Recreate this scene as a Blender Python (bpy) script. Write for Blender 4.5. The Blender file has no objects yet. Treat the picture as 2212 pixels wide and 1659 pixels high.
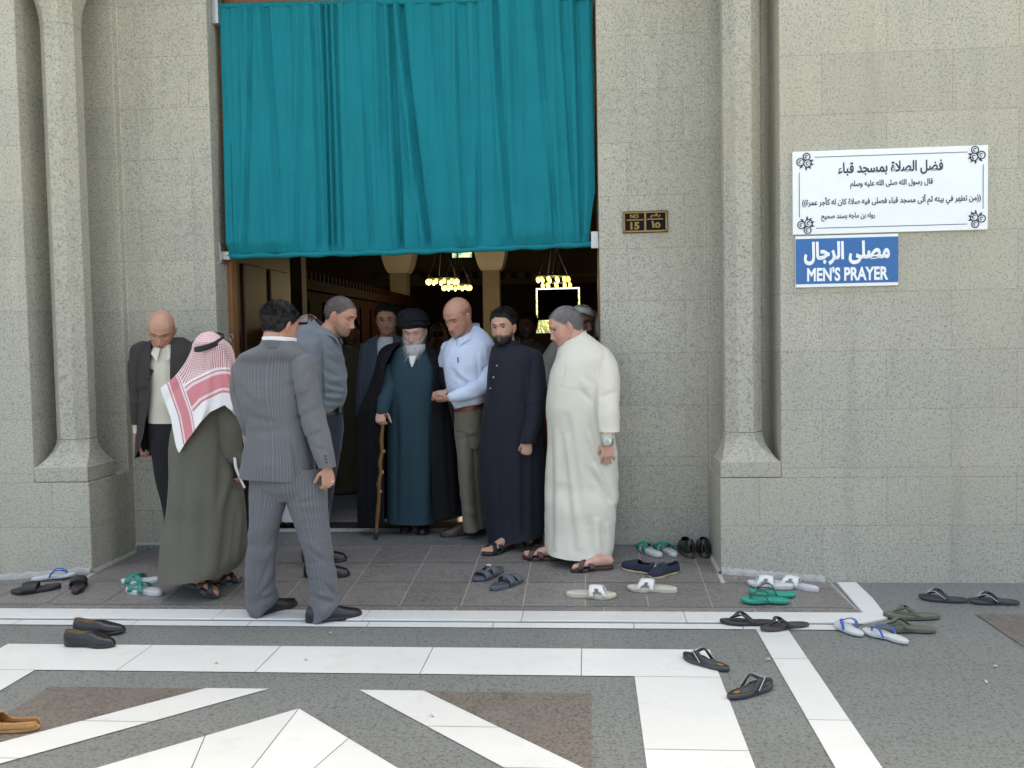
import bpy, math, random, unicodedata
import numpy as np
from mathutils import Vector, Matrix
random.seed(7)
sc = bpy.context.scene
COL = sc.collection

# ------------------------------------------------------------------ camera
F, CX, CY = 2020.0, 1106.0, 829.5            # focal length and centre, in units of a 2212 px wide frame
VPX, VPY, ROLL, EYE = 1274.0, 731.0, 0.019, 1.57
_hc = VPY + ROLL * (VPX - CX)
PITCH = math.atan((CY - _hc) * math.cos(ROLL) / F)
YAW = math.atan((VPX - CX) / F)
_f0 = np.array([-math.sin(YAW), math.cos(YAW), 0.0]); _r0 = np.array([math.cos(YAW), math.sin(YAW), 0.0]); _u0 = np.array([0, 0, 1.0])
FW = _f0 * math.cos(PITCH) - _u0 * math.sin(PITCH); _u = _u0 * math.cos(PITCH) + _f0 * math.sin(PITCH)
RT = _r0 * math.cos(ROLL) - _u * math.sin(ROLL); UP = _u * math.cos(ROLL) + _r0 * math.sin(ROLL)
CAM = np.array([0, 0, EYE])
cam_d = bpy.data.cameras.new('camera'); cam_d.sensor_width = 36; cam_d.lens = F / 2212 * 36
cam_d.clip_start = 0.05; cam_d.clip_end = 500
cam = bpy.data.objects.new('camera', cam_d); COL.objects.link(cam); sc.camera = cam
cam.matrix_world = Matrix(((RT[0], UP[0], -FW[0], 0), (RT[1], UP[1], -FW[1], 0), (RT[2], UP[2], -FW[2], EYE), (0, 0, 0, 1)))

# ------------------------------------------------------------------ world, sun, exposure
SUN_EL, SUN_ROT = math.radians(52), math.radians(8)
W = bpy.data.worlds.new('World'); sc.world = W; W.use_nodes = True
_n = W.node_tree.nodes; _n.clear()
sky = _n.new('ShaderNodeTexSky'); sky.sky_type = 'NISHITA'; sky.sun_disc = False
sky.sun_elevation = SUN_EL; sky.sun_rotation = SUN_ROT; sky.dust_density = 8.0; sky.air_density = 0.7; sky.ozone_density = 0.5
_bg = _n.new('ShaderNodeBackground'); _bg.inputs[1].default_value = 0.15
_ou = _n.new('ShaderNodeOutputWorld')
W.node_tree.links.new(sky.outputs[0], _bg.inputs[0]); W.node_tree.links.new(_bg.outputs[0], _ou.inputs[0])
sun_d = bpy.data.lights.new('sun', 'SUN'); sun_d.energy = 5.0; sun_d.angle = math.radians(0.53); sun_d.color = (1, .95, .87)
sun = bpy.data.objects.new('sun', sun_d); COL.objects.link(sun)
sun.rotation_euler = Vector((-math.sin(SUN_ROT) * math.cos(SUN_EL), -math.cos(SUN_ROT) * math.cos(SUN_EL), -math.sin(SUN_EL))).to_track_quat('-Z', 'Y').to_euler()
sc.view_settings.view_transform = 'Standard'; sc.view_settings.look = 'None'; sc.view_settings.gamma = 1
sc.view_settings.exposure = 2.75
sc.view_settings.use_white_balance = True; sc.view_settings.white_balance_temperature = 7900; sc.view_settings.white_balance_tint = 2
sc.cycles.max_bounces = 6

# ------------------------------------------------------------------ projection helpers
def ray(px, py): return FW * F + RT * (px - CX) - UP * (py - CY)
def at(px, py, Y):
    d = ray(px, py); return CAM + d * (Y / d[1])
def atz(px, py, Z=0.0):
    d = ray(px, py); return CAM + d * ((Z - EYE) / d[2])
def proj(V):
    q = np.asarray(V) - CAM; z = q @ FW
    return CX + F * (q @ RT) / z, CY - F * (q @ UP) / z
def mpp(p): return float((np.asarray(p) - CAM) @ FW) / F      # metres per pixel at a point

# ------------------------------------------------------------------ noise
def vnoise(P, seed=0):
    P = np.asarray(P, float); i = np.floor(P).astype(np.int64); f = P - i; f = f * f * (3 - 2 * f)
    def h(a, b, c):
        n = (a * 374761393 + b * 668265263 + c * 2147483647 + seed * 974634777) & 0xFFFFFFFF
        n = ((n ^ (n >> 13)) * 1274126177) & 0xFFFFFFFF
        return ((n ^ (n >> 16)) & 0xFFFF) / 32767.5 - 1
    r = 0
    for a in (0, 1):
        for b in (0, 1):
            for c in (0, 1):
                w = (f[:, 0] if a else 1 - f[:, 0]) * (f[:, 1] if b else 1 - f[:, 1]) * (f[:, 2] if c else 1 - f[:, 2])
                r = r + w * h(i[:, 0] + a, i[:, 1] + b, i[:, 2] + c)
    return r
def fbm(P, seed=0, o=3):
    r, a = 0, 1
    for k in range(o):
        r = r + a * vnoise(P * 2 ** k, seed + k * 17); a *= .5
    return r

# ------------------------------------------------------------------ objects
LOC = {}
def link(o): COL.objects.link(o); return o
def thing(name, loc, label, cat, group=None):
    o = bpy.data.objects.new(name, None); link(o); o.location = loc; o.empty_display_size = .1
    o['label'] = label; o['category'] = cat
    if group: o['group'] = group
    LOC[o.name] = np.array(loc, float); return o
def tag(o, label, cat, group=None):
    o['label'] = label; o['category'] = cat
    if group: o['group'] = group
    return o
def struct(o, kind='structure'): o['kind'] = kind; return o
def mesh(name, V, Fs, mat, parent=None, smooth=True, attrs=None, cols=None, loc=None):
    """V are world coordinates; stored relative to the parent's (or own) base."""
    V = np.asarray(V, float).reshape(-1, 3)
    me = bpy.data.meshes.new(name)
    o = bpy.data.objects.new(name, me); link(o)
    if parent is not None:
        b = LOC[parent.name]; o.parent = parent; LOC[o.name] = b
    else:
        b = np.zeros(3) if loc is None else np.array(loc, float); o.location = b; LOC[o.name] = b
    me.from_pydata((V - b).tolist(), [], [tuple(int(i) for i in f) for f in Fs])
    if mat is not None: me.materials.append(mat)
    if smooth: me.polygons.foreach_set('use_smooth', [True] * len(me.polygons))
    for k, a in (attrs or {}).items():
        at_ = me.attributes.new(k, 'FLOAT', 'POINT'); at_.data.foreach_set('value', np.asarray(a, np.float32))
    if cols is not None:
        ca = me.color_attributes.new('col', 'FLOAT_COLOR', 'POINT')
        c4 = np.ones((len(V), 4), np.float32); c4[:, :3] = cols; ca.data.foreach_set('color', c4.ravel())
    me.validate(); me.update(); return o
class MB:
    """collects pieces that become one mesh"""
    def __init__(s): s.V = []; s.F = []; s.n = 0; s.A = []
    def add(s, V, Fs, su=None):
        V = np.asarray(V, float).reshape(-1, 3); s.V.append(V); s.F += [tuple(int(i) + s.n for i in f) for f in Fs]; s.n += len(V)
        s.A.append(np.zeros(len(V)) if su is None else np.asarray(su, float).ravel()); return s
    def box(s, x0, x1, y0, y1, z0, z1):
        V = [(x, y, z) for x in (x0, x1) for y in (y0, y1) for z in (z0, z1)]
        return s.add(V, [(0, 1, 3, 2), (4, 6, 7, 5), (0, 4, 5, 1), (2, 3, 7, 6), (0, 2, 6, 4), (1, 5, 7, 3)])
    def prism(s, poly, z0, z1, top=True, bottom=True):
        n = len(poly); V = [(p[0], p[1], z0) for p in poly] + [(p[0], p[1], z1) for p in poly]
        Fs = [(i, (i + 1) % n, n + (i + 1) % n, n + i) for i in range(n)]
        if top: Fs.append(tuple(range(n, 2 * n)))
        if bottom: Fs.append(tuple(range(n - 1, -1, -1)))
        return s.add(V, Fs)
    def grid(s, G, wrap=True, cap0=False, cap1=False, su=None):
        m, n = G.shape[:2]; Fs = []
        for i in range(m - 1):
            for j in range(n if wrap else n - 1):
                k = (j + 1) % n; Fs.append((i * n + j, i * n + k, (i + 1) * n + k, (i + 1) * n + j))
        if cap0: Fs.append(tuple(range(n - 1, -1, -1)))
        if cap1: Fs.append(tuple((m - 1) * n + j for j in range(n)))
        return s.add(G, Fs, su)
    def arr(s): return np.concatenate(s.V), s.F, np.concatenate(s.A)
    def build(s, name, mat, parent=None, smooth=True, **k):
        V, Fs, A = s.arr(); return mesh(name, V, Fs, mat, parent, smooth, attrs={'su': A}, **k)
def modifier(o, t, **k):
    m = o.modifiers.new(t.lower(), t)
    for a, v in k.items(): setattr(m, a, v)
    return o
def bevel(o, w=.004, seg=2): return modifier(o, 'BEVEL', width=w, segments=seg, limit_method='ANGLE')

def catmull(P, m):
    P = np.asarray(P, float); n = len(P)
    if n == 2:
        t = np.linspace(0, 1, m)[:, None]; return P[0] * (1 - t) + P[1] * t
    d = np.r_[0, np.cumsum(np.maximum(np.linalg.norm(np.diff(P[:, :min(3, P.shape[1])], axis=0), axis=1), 1e-6))]; d /= d[-1]
    T = np.empty_like(P); T[1:-1] = (P[2:] - P[:-2]) / (d[2:] - d[:-2])[:, None]
    T[0] = (P[1] - P[0]) / (d[1] - d[0]); T[-1] = (P[-1] - P[-2]) / (d[-1] - d[-2])
    t = np.linspace(0, 1, m); k = np.clip(np.searchsorted(d, t, 'right') - 1, 0, n - 2)
    h = (d[k + 1] - d[k]); u = ((t - d[k]) / h)[:, None]; h = h[:, None]
    return (2 * u**3 - 3 * u**2 + 1) * P[k] + (u**3 - 2 * u**2 + u) * h * T[k] + (-2 * u**3 + 3 * u**2) * P[k + 1] + (u**3 - u**2) * h * T[k + 1]
def unit(v): v = np.asarray(v, float); return v / max(np.linalg.norm(v), 1e-9)
def tube(P, R, m=24, n=16, ref=(0, -1, 0), round_ends=True):
    """swept tube; R: one radius or (a, b) per point: a across, b along ref"""
    P = np.asarray(P, float); R = np.array([(r, r) if np.isscalar(r) else r for r in R], float)
    C = catmull(np.c_[P, R], m); Q, RR = C[:, :3], np.maximum(C[:, 3:], 1e-4)
    T = np.gradient(Q, axis=0); T /= np.linalg.norm(T, axis=1)[:, None]
    ref = unit(ref); G = np.zeros((m, n, 3)); th = np.linspace(0, 2 * math.pi, n, endpoint=False)
    for i in range(m):
        b = ref - T[i] * (ref @ T[i])
        if np.linalg.norm(b) < .15: b = np.array([.3, .2, 1.]) - T[i] * (np.array([.3, .2, 1.]) @ T[i])
        b = unit(b); a = np.cross(T[i], b)
        G[i] = Q[i] + np.outer(np.sin(th) * RR[i, 0], a) + np.outer(np.cos(th) * RR[i, 1], b)
    if round_ends:
        e0 = [Q[0] - T[0] * RR[0].mean() * k + (G[0] - Q[0]) * math.sqrt(max(0, 1 - k * k)) for k in (.97, .8, .45)]
        e1 = [Q[-1] + T[-1] * RR[-1].mean() * k + (G[-1] - Q[-1]) * math.sqrt(max(0, 1 - k * k)) for k in (.45, .8, .97)]
        G = np.concatenate([np.array(e0), G, np.array(e1)])
    return G
def ball(c, r, R=None, m=12, n=16):
    r = np.array([r] * 3 if np.isscalar(r) else r, float)
    ph = np.linspace(.02, math.pi - .02, m); th = np.linspace(0, 2 * math.pi, n, endpoint=False)
    G = np.stack([np.outer(np.sin(ph), np.cos(th)), np.outer(np.sin(ph), np.sin(th)), np.outer(np.cos(ph), np.ones(n))], -1) * r
    if R is not None: G = G @ np.asarray(R).T
    return G + np.asarray(c)
def normals(V, Fs):
    N = np.zeros_like(V); q = np.array([f for f in Fs if len(f) == 4]); 
    if len(q):
        fn = np.cross(V[q[:, 2]] - V[q[:, 0]], V[q[:, 3]] - V[q[:, 1]])
        for k in range(4): np.add.at(N, q[:, k], fn)
    t = np.array([f for f in Fs if len(f) == 3])
    if len(t):
        fn = np.cross(V[t[:, 1]] - V[t[:, 0]], V[t[:, 2]] - V[t[:, 0]])
        for k in range(3): np.add.at(N, t[:, k], fn)
    return N / np.maximum(np.linalg.norm(N, axis=1), 1e-12)[:, None]

# ------------------------------------------------------------------ materials
class NT:
    def __init__(s, name):
        s.m = bpy.data.materials.new(name); s.m.use_nodes = True; s.t = s.m.node_tree; s.t.nodes.clear()
        s.out = s.new('ShaderNodeOutputMaterial'); s.b = s.new('ShaderNodeBsdfPrincipled'); s.l(s.b.outputs[0], s.out.inputs[0])
    def new(s, t, **k):
        n = s.t.nodes.new(t)
        for a, v in k.items(): setattr(n, a, v)
        return n
    def l(s, a, b): s.t.links.new(a, b)
    def coord(s, kind='Object'): return s.new('ShaderNodeTexCoord').outputs[kind]
    def noise(s, vec, scale, detail=3, rough=.55):
        n = s.new('ShaderNodeTexNoise'); n.inputs['Scale'].default_value = scale; n.inputs['Detail'].default_value = detail; n.inputs['Roughness'].default_value = rough
        s.l(vec, n.inputs['Vector']); return n.outputs['Fac']
    def vscale(s, vec, x, y, z):
        n = s.new('ShaderNodeVectorMath', operation='MULTIPLY'); s.l(vec, n.inputs[0]); n.inputs[1].default_value = (x, y, z); return n.outputs[0]
    def math(s, op, a, b=0.0, c=None):
        n = s.new('ShaderNodeMath', operation=op)
        for i, v in enumerate((a, b) if c is None else (a, b, c)):
            if isinstance(v, (int, float)): n.inputs[i].default_value = v
            else: s.l(v, n.inputs[i])
        return n.outputs[0]
    def ramp(s, fac, stops):
        n = s.new('ShaderNodeValToRGB'); e = n.color_ramp.elements
        while len(e) < len(stops): e.new(.5)
        for el, (p, c) in zip(e, stops): el.position = p; el.color = (c, c, c, 1) if isinstance(c, (int, float)) else (*c, 1)
        s.l(fac, n.inputs[0]); return n.outputs[0]
    def mix(s, fac, a, b, mode='MIX'):
        n = s.new('ShaderNodeMix', data_type='RGBA', blend_type=mode)
        for i, v in ((0, fac), (6, a), (7, b)):
            if isinstance(v, (int, float)): n.inputs[i].default_value = v
            elif isinstance(v, tuple): n.inputs[i].default_value = (*v, 1)
            else: s.l(v, n.inputs[i])
        return n.outputs[2]
    def attr(s, name, out='Fac'): return s.new('ShaderNodeAttribute', attribute_name=name).outputs[out]
    def base(s, c):
        if isinstance(c, tuple): s.b.inputs['Base Color'].default_value = (*c, 1)
        else: s.l(c, s.b.inputs['Base Color'])
        return s
    def rough(s, r):
        if isinstance(r, (int, float)): s.b.inputs['Roughness'].default_value = r
        else: s.l(r, s.b.inputs['Roughness'])
        return s
    def bump(s, h, strength=.3, dist=.01):
        n = s.new('ShaderNodeBump'); n.inputs['Strength'].default_value = strength; n.inputs['Distance'].default_value = dist
        s.l(h, n.inputs['Height']); s.l(n.outputs[0], s.b.inputs['Normal']); return s
    def set(s, **k):
        for a, v in k.items(): s.b.inputs[a.replace('_', ' ')].default_value = v
        return s
def srgb(r, g, b):
    f = lambda c: (c / 255 / 12.92) if c <= 10 else ((c / 255 + .055) / 1.055) ** 2.4
    return (f(r), f(g), f(b))
def mul(c, k): return tuple(min(1, x * k) for x in c)
def plain(name, c, rough=.6, var=.12, scale=30, bump=.0, metal=0.0, spec=.5):
    t = NT(name); v = t.coord()
    t.base(t.mix(t.noise(v, scale, 4), mul(c, 1 - var), mul(c, 1 + var))).rough(rough)
    if bump: t.bump(t.noise(v, scale * 6, 3), bump, .003)
    return t.set(Metallic=metal, Specular_IOR_Level=spec).m
def cloth(name, c, var=.12, bump=.25, rough=.85, sheen=.15):
    t = NT(name); v = t.coord()
    big = t.noise(v, 5, 4); fine = t.noise(v, 260, 2)
    k = t.mix(big, mul(c, 1 - var), mul(c, 1 + var))
    t.base(t.mix(t.math('MULTIPLY', fine, .35), k, mul(c, .72))).rough(rough)
    t.bump(t.math('ADD', t.math('MULTIPLY', fine, .2), t.noise(t.vscale(v, 1, 1, .35), 22, 3)), bump, .008)
    return t.set(Sheen_Weight=sheen, Sheen_Roughness=.5, Specular_IOR_Level=.25).m
def granite(name, light, dark, speck=55, rough=.6, brick=None, coarse=.5, axes='xz', tone=.14, stain=.12):
    t = NT(name); v = t.coord()
    n1 = t.noise(v, speck, 2, .6); n2 = t.noise(v, speck * .42, 3, .6); n3 = t.noise(v, 2.2, 4)
    spk = t.ramp(n1, [(.36, .3), (.47, 1)]); spk2 = t.ramp(n2, [(.34, 0), (.46, 1)])
    c = t.mix(spk, dark, light); c = t.mix(t.math('MULTIPLY', t.math('SUBTRACT', 1.0, spk2), coarse), c, mul(dark, 1.3))
    lt = t.ramp(t.noise(t.vscale(v, 1, 1.1, .9), speck * .8, 2), [(.58, 0), (.68, 1)])
    c = t.mix(t.math('MULTIPLY', lt, .5), c, mul(light, 1.35))
    c = t.mix(t.ramp(n3, [(.3, 0), (.7, 1)]), t.mix(stain, c, mul(dark, .9)), c)
    if axes != 'xy':
        sk = t.noise(t.vscale(v, 3.2, 3.2, .35), 2.0, 4, .6); c = t.mix(t.ramp(sk, [(.52, 0), (.72, .22)]), c, mul(dark, 1.2)); pt = t.noise(v, .9, 3, .5); c = t.mix(t.ramp(pt, [(.45, 0), (.7, .30)]), c, (light[0] * 1.0, light[1] * .93, light[2] * .82))
    h = n1
    if brick:
        bw, rh = brick
        s = t.new('ShaderNodeSeparateXYZ'); t.l(v, s.inputs[0]); cb = t.new('ShaderNodeCombineXYZ')
        a, b_ = {'xz': (0, 2), 'xy': (0, 1), 'yz': (1, 2)}[axes]
        t.l(s.outputs[a], cb.inputs[0]); t.l(s.outputs[b_], cb.inputs[1])
        br = t.new('ShaderNodeTexBrick'); t.l(cb.outputs[0], br.inputs['Vector'])
        br.inputs['Scale'].default_value = 1; br.inputs['Mortar Size'].default_value = .0032; br.inputs['Mortar Smooth'].default_value = .3
        br.inputs['Brick Width'].default_value = bw; br.inputs['Row Height'].default_value = rh
        br.inputs['Color1'].default_value = (1 - tone, 1 - tone * .9, 1 - tone * .7, 1); br.inputs['Color2'].default_value = (1 + tone * .3,) * 3 + (1,)
        br.inputs['Mortar'].default_value = (.80, .78, .74, 1)
        c = t.mix(1.0, c, br.outputs['Color'], 'MULTIPLY')
        h = t.math('SUBTRACT', t.math('MULTIPLY', n1, .15), t.math('MULTIPLY', br.outputs['Fac'], 1.0))
    t.base(c).rough(rough).bump(h, .25, .004)
    return t.m
def isl(t, c, k=.12):
    g = t.new('ShaderNodeNewGeometry'); r = g.outputs['Random Per Island']
    return t.mix(r, t.mix(1.0, c, (1 - k,) * 3, 'MULTIPLY'), c)

GR_L, GR_D = (.445, .420, .342), (.14, .14, .13)
M = {}
M['wall'] = granite('facade_granite', GR_L, GR_D, 82, .62, (.78, .365), .35, 'xz', .08)
M['side'] = granite('reveal_granite', GR_L, GR_D, 82, .62, (.9, .365), .35, 'yz')
M['column'] = granite('column_granite', mul(GR_L, .95), GR_D, 82, .6, None, .45)
M['floor'] = granite('plaza_granite', (.19, .198, .186), (.035, .038, .036), 75, .5, (1.8, .9), .5, 'xy', .06)
def marble():
    t = NT('white_marble'); v = t.coord()
    c = t.mix(t.noise(t.vscale(v, 1, 2.2, 1), 2.5, 5), (.71, .715, .69), (.62, .625, .605))
    c = t.mix(t.ramp(t.noise(v, 6, 6, .7), [(.55, 0), (.75, .4)]), c, (.50, .46, .38)); c = t.mix(t.ramp(t.noise(t.vscale(v, 1, 3, 1), 22, 5, .7), [(.60, 0), (.70, .22)]), c, (.36, .34, .29)); c = t.mix(t.ramp(t.noise(v, 140, 2), [(.70, 0), (.76, .5)]), c, (.3, .28, .25))
    t.base(isl(t, c, .1)).rough(.38).bump(t.noise(v, 8, 4), .05, .004); return t.m
M['marble'] = marble()
def brown(nm='brown_granite', c0=(.105, .094, .087), c1=(.23, .21, .195)):
    t = NT(nm); v = t.coord()
    c = t.mix(t.ramp(t.noise(v, 75, 2), [(.36, 0), (.55, 1)]), c0, c1)
    c = t.mix(t.ramp(t.noise(v, 5, 4), [(.4, 0), (.7, .5)]), c, mul(c1, .97))
    t.base(isl(t, c, .22)).rough(t.ramp(t.noise(v, 9, 4), [(.3, .38), (.7, .6)])).bump(t.noise(v, 60, 2), .1, .003); return t.m
M['brown'] = brown()
M['grout'] = plain('grout', (.42, .40, .36), .9, .2, 20)
M['plaster'] = plain('mortar_plaster', (.36, .355, .32), .9, .35, 18, .5)
M['wood'] = plain('door_wood', (.22, .095, .033), .45, .3, 14)
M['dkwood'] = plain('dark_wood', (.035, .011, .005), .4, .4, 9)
M['cream_wall'] = plain('cream_plaster', (.42, .36, .26), .8, .1, 4)
M['brown_wall'] = plain('brown_panelling', (.075, .05, .033), .6, .3, 5)
M['black'] = plain('black_rubber', (.018, .018, .02), .55, .3, 40, .2)
M['iron'] = plain('black_iron', (.02, .02, .02), .4, .2, 30)
M['steel'] = plain('bracket_steel', (.5, .5, .5), .35, .1, 30, 0, .8)
# ================================================================== setting
YF, YR = 5.98, 6.60                      # facade plane, back wall of the porch recess
YB = YR + .28                            # inner side of the door reveal
XL, XR = -3.36, .815                     # recess sides
DL, DR = -2.69, .08                      # door opening
HB = 9.0
Z1, Z2 = .67, 3.95
RY0, RX0, RX1, RS, RZ = 5.30, -4.02, 1.50, .082, .105
def gz(x, y):                            # height of the paving: flat plaza, porch ramp with hipped ends
    return max(0.0, min(RZ, RS * (y - RY0), RS * (RX1 - x), RS * (x - RX0)))

bld = thing('mosque_building', (-1.28, YF, 0), 'grey speckled granite building with a deep porch around the tall curtained doorway', 'building')
wb = MB()
A_ = [(DR, YR), (XR, YR), (XR, YF), (10, YF), (10, YB), (DR, YB)]
B_ = [(DR, YR), (XR, YR), (XR, YF + .55), (XR + .38, YF + .55), (XR + .38, YF), (10, YF), (10, YB), (DR, YB)]
mir = lambda P_: [(2 * -1.2725 - x + (0 if abs(x - DR) > 1e-6 else (DL + DR) + 2 * 1.2725), y) for x, y in P_][::-1]
for P_ in (A_, mir(A_)): wb.prism(P_, -.3, Z1)
for P_ in (B_, mir(B_)): wb.prism(P_, Z1 + .0, HB, bottom=False)
wb.box(DL, DR, YR, YB, Z2 + .25, HB)
bevel(wb.build('facade_wall', M['wall'], bld, smooth=False), .007, 2)
# shell of the hall behind
sh = MB()
sh.box(-14, -13.7, YB, 36, .0, HB); sh.box(10, 10.3, YB, 36, 0, HB); sh.box(-14, 10.3, YB, 36.3, HB, HB + .3)
sh.build('roof_and_side_wall', M['cream_wall'], bld, smooth=False)
mesh('hall_ceiling', [(-13.7, YB + .01, 6.2), (10, YB + .01, 6.2), (10, 36, 6.2), (-13.7, 36, 6.2)], [(0, 1, 2, 3)], M['cream_wall'], bld, False)
fd0, fd1 = at(1157, 622, 35.9), at(1252, 622, 35.9); FX0, FX1, FZ = fd0[0], fd1[0], fd0[2]
bw = MB()
bw.box(-13.7, FX0, 35.9, 36.2, .0, 3.7); bw.box(FX1, 10, 35.9, 36.2, 0, 3.7); bw.box(FX0, FX1, 35.9, 36.2, FZ, 3.7)
bw.build('hall_back_wall', M['brown_wall'], bld, smooth=False)
mesh('hall_upper_wall', *MB().box(-13.7, 10, 35.86, 36.2, 3.7, HB).arr()[:2], M['cream_wall'], bld, False)
iw = MB(); iw.box(-13.7, DL - .12, YB + .002, YB + .1, .1, 6.2); iw.box(DR + .12, 10, YB + .002, YB + .1, .1, 6.2); iw.box(DL - .12, DR + .12, YB + .002, YB + .1, Z2 + .3, 6.2)
iw.build('hall_front_wall', M['brown_wall'], bld, smooth=False)
# the two nook columns
def octq(c, r, a0=math.pi / 8): return [(c[0] + r * math.cos(a0 + k * math.pi / 4), c[1] + r * math.sin(a0 + k * math.pi / 4)) for k in range(8)]
def sqr(c, h):
    P_ = []
    for k in range(8):
        a = math.pi / 8 + k * math.pi / 4; d = (math.cos(a), math.sin(a)); s_ = h * math.copysign(1, d[0]), h * math.copysign(1, d[1]); P_.append((c[0] + s_[0], c[1] + s_[1]))
    return P_
for cx in (XR + .19, XL - .19):
    c = (cx + (-.018 if cx > 0 else .018), YF + .185); r = .128; cb = MB()
    G = np.array([[(x, y, z) for x, y in octq(c, r)] for z in (.953, 1.9, 2.9, 3.733)]); cb.grid(G)
    col = cb.build('column', M['column'], bld, smooth=False); bevel(col, .006, 2)
    def flare(z0, z1, h, up):
        R_ = []
        for k in range(9):
            t = k / 8; w = (1 - t) ** 1.9; o_, s_ = np.array(octq(c, r)), np.array(sqr((cx, YF + .188), h))
            R_.append([(*(o_[j] * (1 - w) + s_[j] * w), z0 + (z1 - z0) * t) for j in range(8)])
        return np.array(R_ if not up else R_[::-1])
    fb = MB().grid(flare(.775, .95, .178, False)); fb.build('column_base', M['column'], col, smooth=False)
    bevel(MB().box(cx - .188, cx + .188, YF - .003, YF + .376, Z1 + .003, .775).build('plinth', M['column'], col, smooth=False), .006)
    MB().grid(flare(4.1, 3.735, .185, False)).build('capital', M['column'], col, smooth=False)
    MB().box(cx - .188, cx + .188, YF - .003, YF + .376, 4.1, HB - .1).build('corner_block', M['column'], col, smooth=False)
# mortar skirting at the foot of the piers
rr = random.Random(3)
for x0, x1, yy in ((XR + .002, 1.46, YF), (XL - 2.2, XL - .002, YF)):
    mt = MB(); n = 60; G = np.zeros((4, n, 3))
    for j in range(n):
        x = x0 + (x1 - x0) * j / (n - 1); g = gz(x, yy - .01); k = .6 + .4 * math.sin(j * 1.7) * math.sin(j * .37)
        hgt = .030 + .022 * abs(k) ; G[0, j] = (x, yy - .022, g - .02); G[1, j] = (x, yy - .02 - .006 * k, g + hgt * .45); G[2, j] = (x, yy - .008, g + hgt * .9); G[3, j] = (x, yy + .002, g + hgt)
    mt.grid(G, wrap=False); mt.build('mortar_skirting', M['plaster'], bld)
n = 20
for xs, s in ((XL, 1), (XR, -1)):
    mt = MB(); G = np.zeros((3, n, 3))
    for j in range(n):
        y = YF + (YR - YF) * j / (n - 1); g = gz(xs + s * .01, y); G[0, j] = (xs + s * .016, y, g - .02); G[1, j] = (xs + s * .012, y, g + .014); G[2, j] = (xs - s * .002, y, g + .022 + .006 * math.sin(j * 2.1))
    mt.grid(G, wrap=False); mt.build('mortar_skirting', M['plaster'], bld)
mt = MB(); G = np.zeros((3, 40, 3))
for j in range(40):
    x = XL + (DL - XL) * j / 39; G[0, j] = (x, YR - .014, .09); G[1, j] = (x, YR - .01, .118); G[2, j] = (x, YR + .002, .127 + .004 * math.sin(j * 1.3))
mt.grid(G, wrap=False)
mt.build('mortar_skirting', M['plaster'], bld, smooth=True)
# door frame and open leaf
fr = MB(); fr.box(DL - .1, DL + .035, YB - .055, YB + .06, .1, Z2 + .2); fr.box(DR - .012, DR + .1, YB - .055, YB + .06, .1, Z2 + .2); fr.box(DL + .035, DR - .012, YB - .055, YB + .06, Z2 + .1, Z2 + .29)
bevel(fr.build('door_frame', M['wood'], bld, smooth=False), .006)
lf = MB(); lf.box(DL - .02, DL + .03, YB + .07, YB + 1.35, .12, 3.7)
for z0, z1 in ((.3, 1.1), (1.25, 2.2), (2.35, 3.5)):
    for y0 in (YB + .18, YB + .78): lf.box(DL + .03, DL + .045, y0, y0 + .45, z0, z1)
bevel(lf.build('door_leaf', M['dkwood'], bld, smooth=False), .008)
zl = at(1200, 719, 36)[2]; MB().box(FX0, FX1, 35.95, 36.05, .1, zl).build('added_dark_panel', M['dkwood'], bld, smooth=False)  # added panel, darkens the lower far doorway and cuts the light through it
M['pillar'] = plain('pillar_stone', (.30, .24, .18), .7, .2, 6); M['capital'] = plain('carved_capital_plaster', (.66, .60, .52), .8, .08, 30, .4)
# hall pillars
def pillar(pxl, pxr, Y, ycap0, ycap1):
    a, b = at(pxl, ycap1, Y), at(pxr, ycap1, Y); cx_, h = (a[0] + b[0]) / 2, (b[0] - a[0]) / 2
    zc1, zc0 = at(pxl, ycap0, Y)[2], a[2]
    p = MB().box(cx_ - h, cx_ + h, Y, Y + 2 * h, .1, zc0).build('hall_pillar', M['pillar'], bld, smooth=False)
    R_ = []
    for k in range(6):
        t = k / 5; w = h * (1.15 + .75 * t ** .6); R_.append([(cx_ - w, Y + h - w, zc0 + (zc1 - zc0) * t), (cx_ + w, Y + h - w, zc0 + (zc1 - zc0) * t), (cx_ + w, Y + h + w, zc0 + (zc1 - zc0) * t), (cx_ - w, Y + h + w, zc0 + (zc1 - zc0) * t)])
    G = np.array(R_); q = MB().grid(G, cap0=True, cap1=True); w = h * 1.9
    q.box(cx_ - w, cx_ + w, Y + h - w, Y + h + w, zc1, 6.19); q.build('pillar_capital', M['capital'], p, smooth=False)
pillar(1042, 1078, 21, 540, 584); pillar(595, 640, 13.5, 500, 548); pillar(842, 878, 21, 545, 590); pillar(1330, 1380, 21, 540, 584)
# gallery on the far side, the dark of its round openings painted as flat discs
ga, gb_ = at(820, 604, 32), at(1290, 584, 32)
MB().box(ga[0], gb_[0], 32, 32.3, ga[2], gb_[2]).build('gallery_rail', M['cream_wall'], bld, smooth=False)
for k in range(12):
    c = at(915 + 28 * k, 595, 31.99); th = np.linspace(0, 2 * math.pi, 16, endpoint=False)
    hb = MB(); hb.add([(c[0] + .13 * math.cos(t), 31.985, c[2] + .13 * math.sin(t)) for t in th], [tuple(range(16))])
    hb.build('gallery_dark_disc', M['black'], bld, smooth=False)
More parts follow.
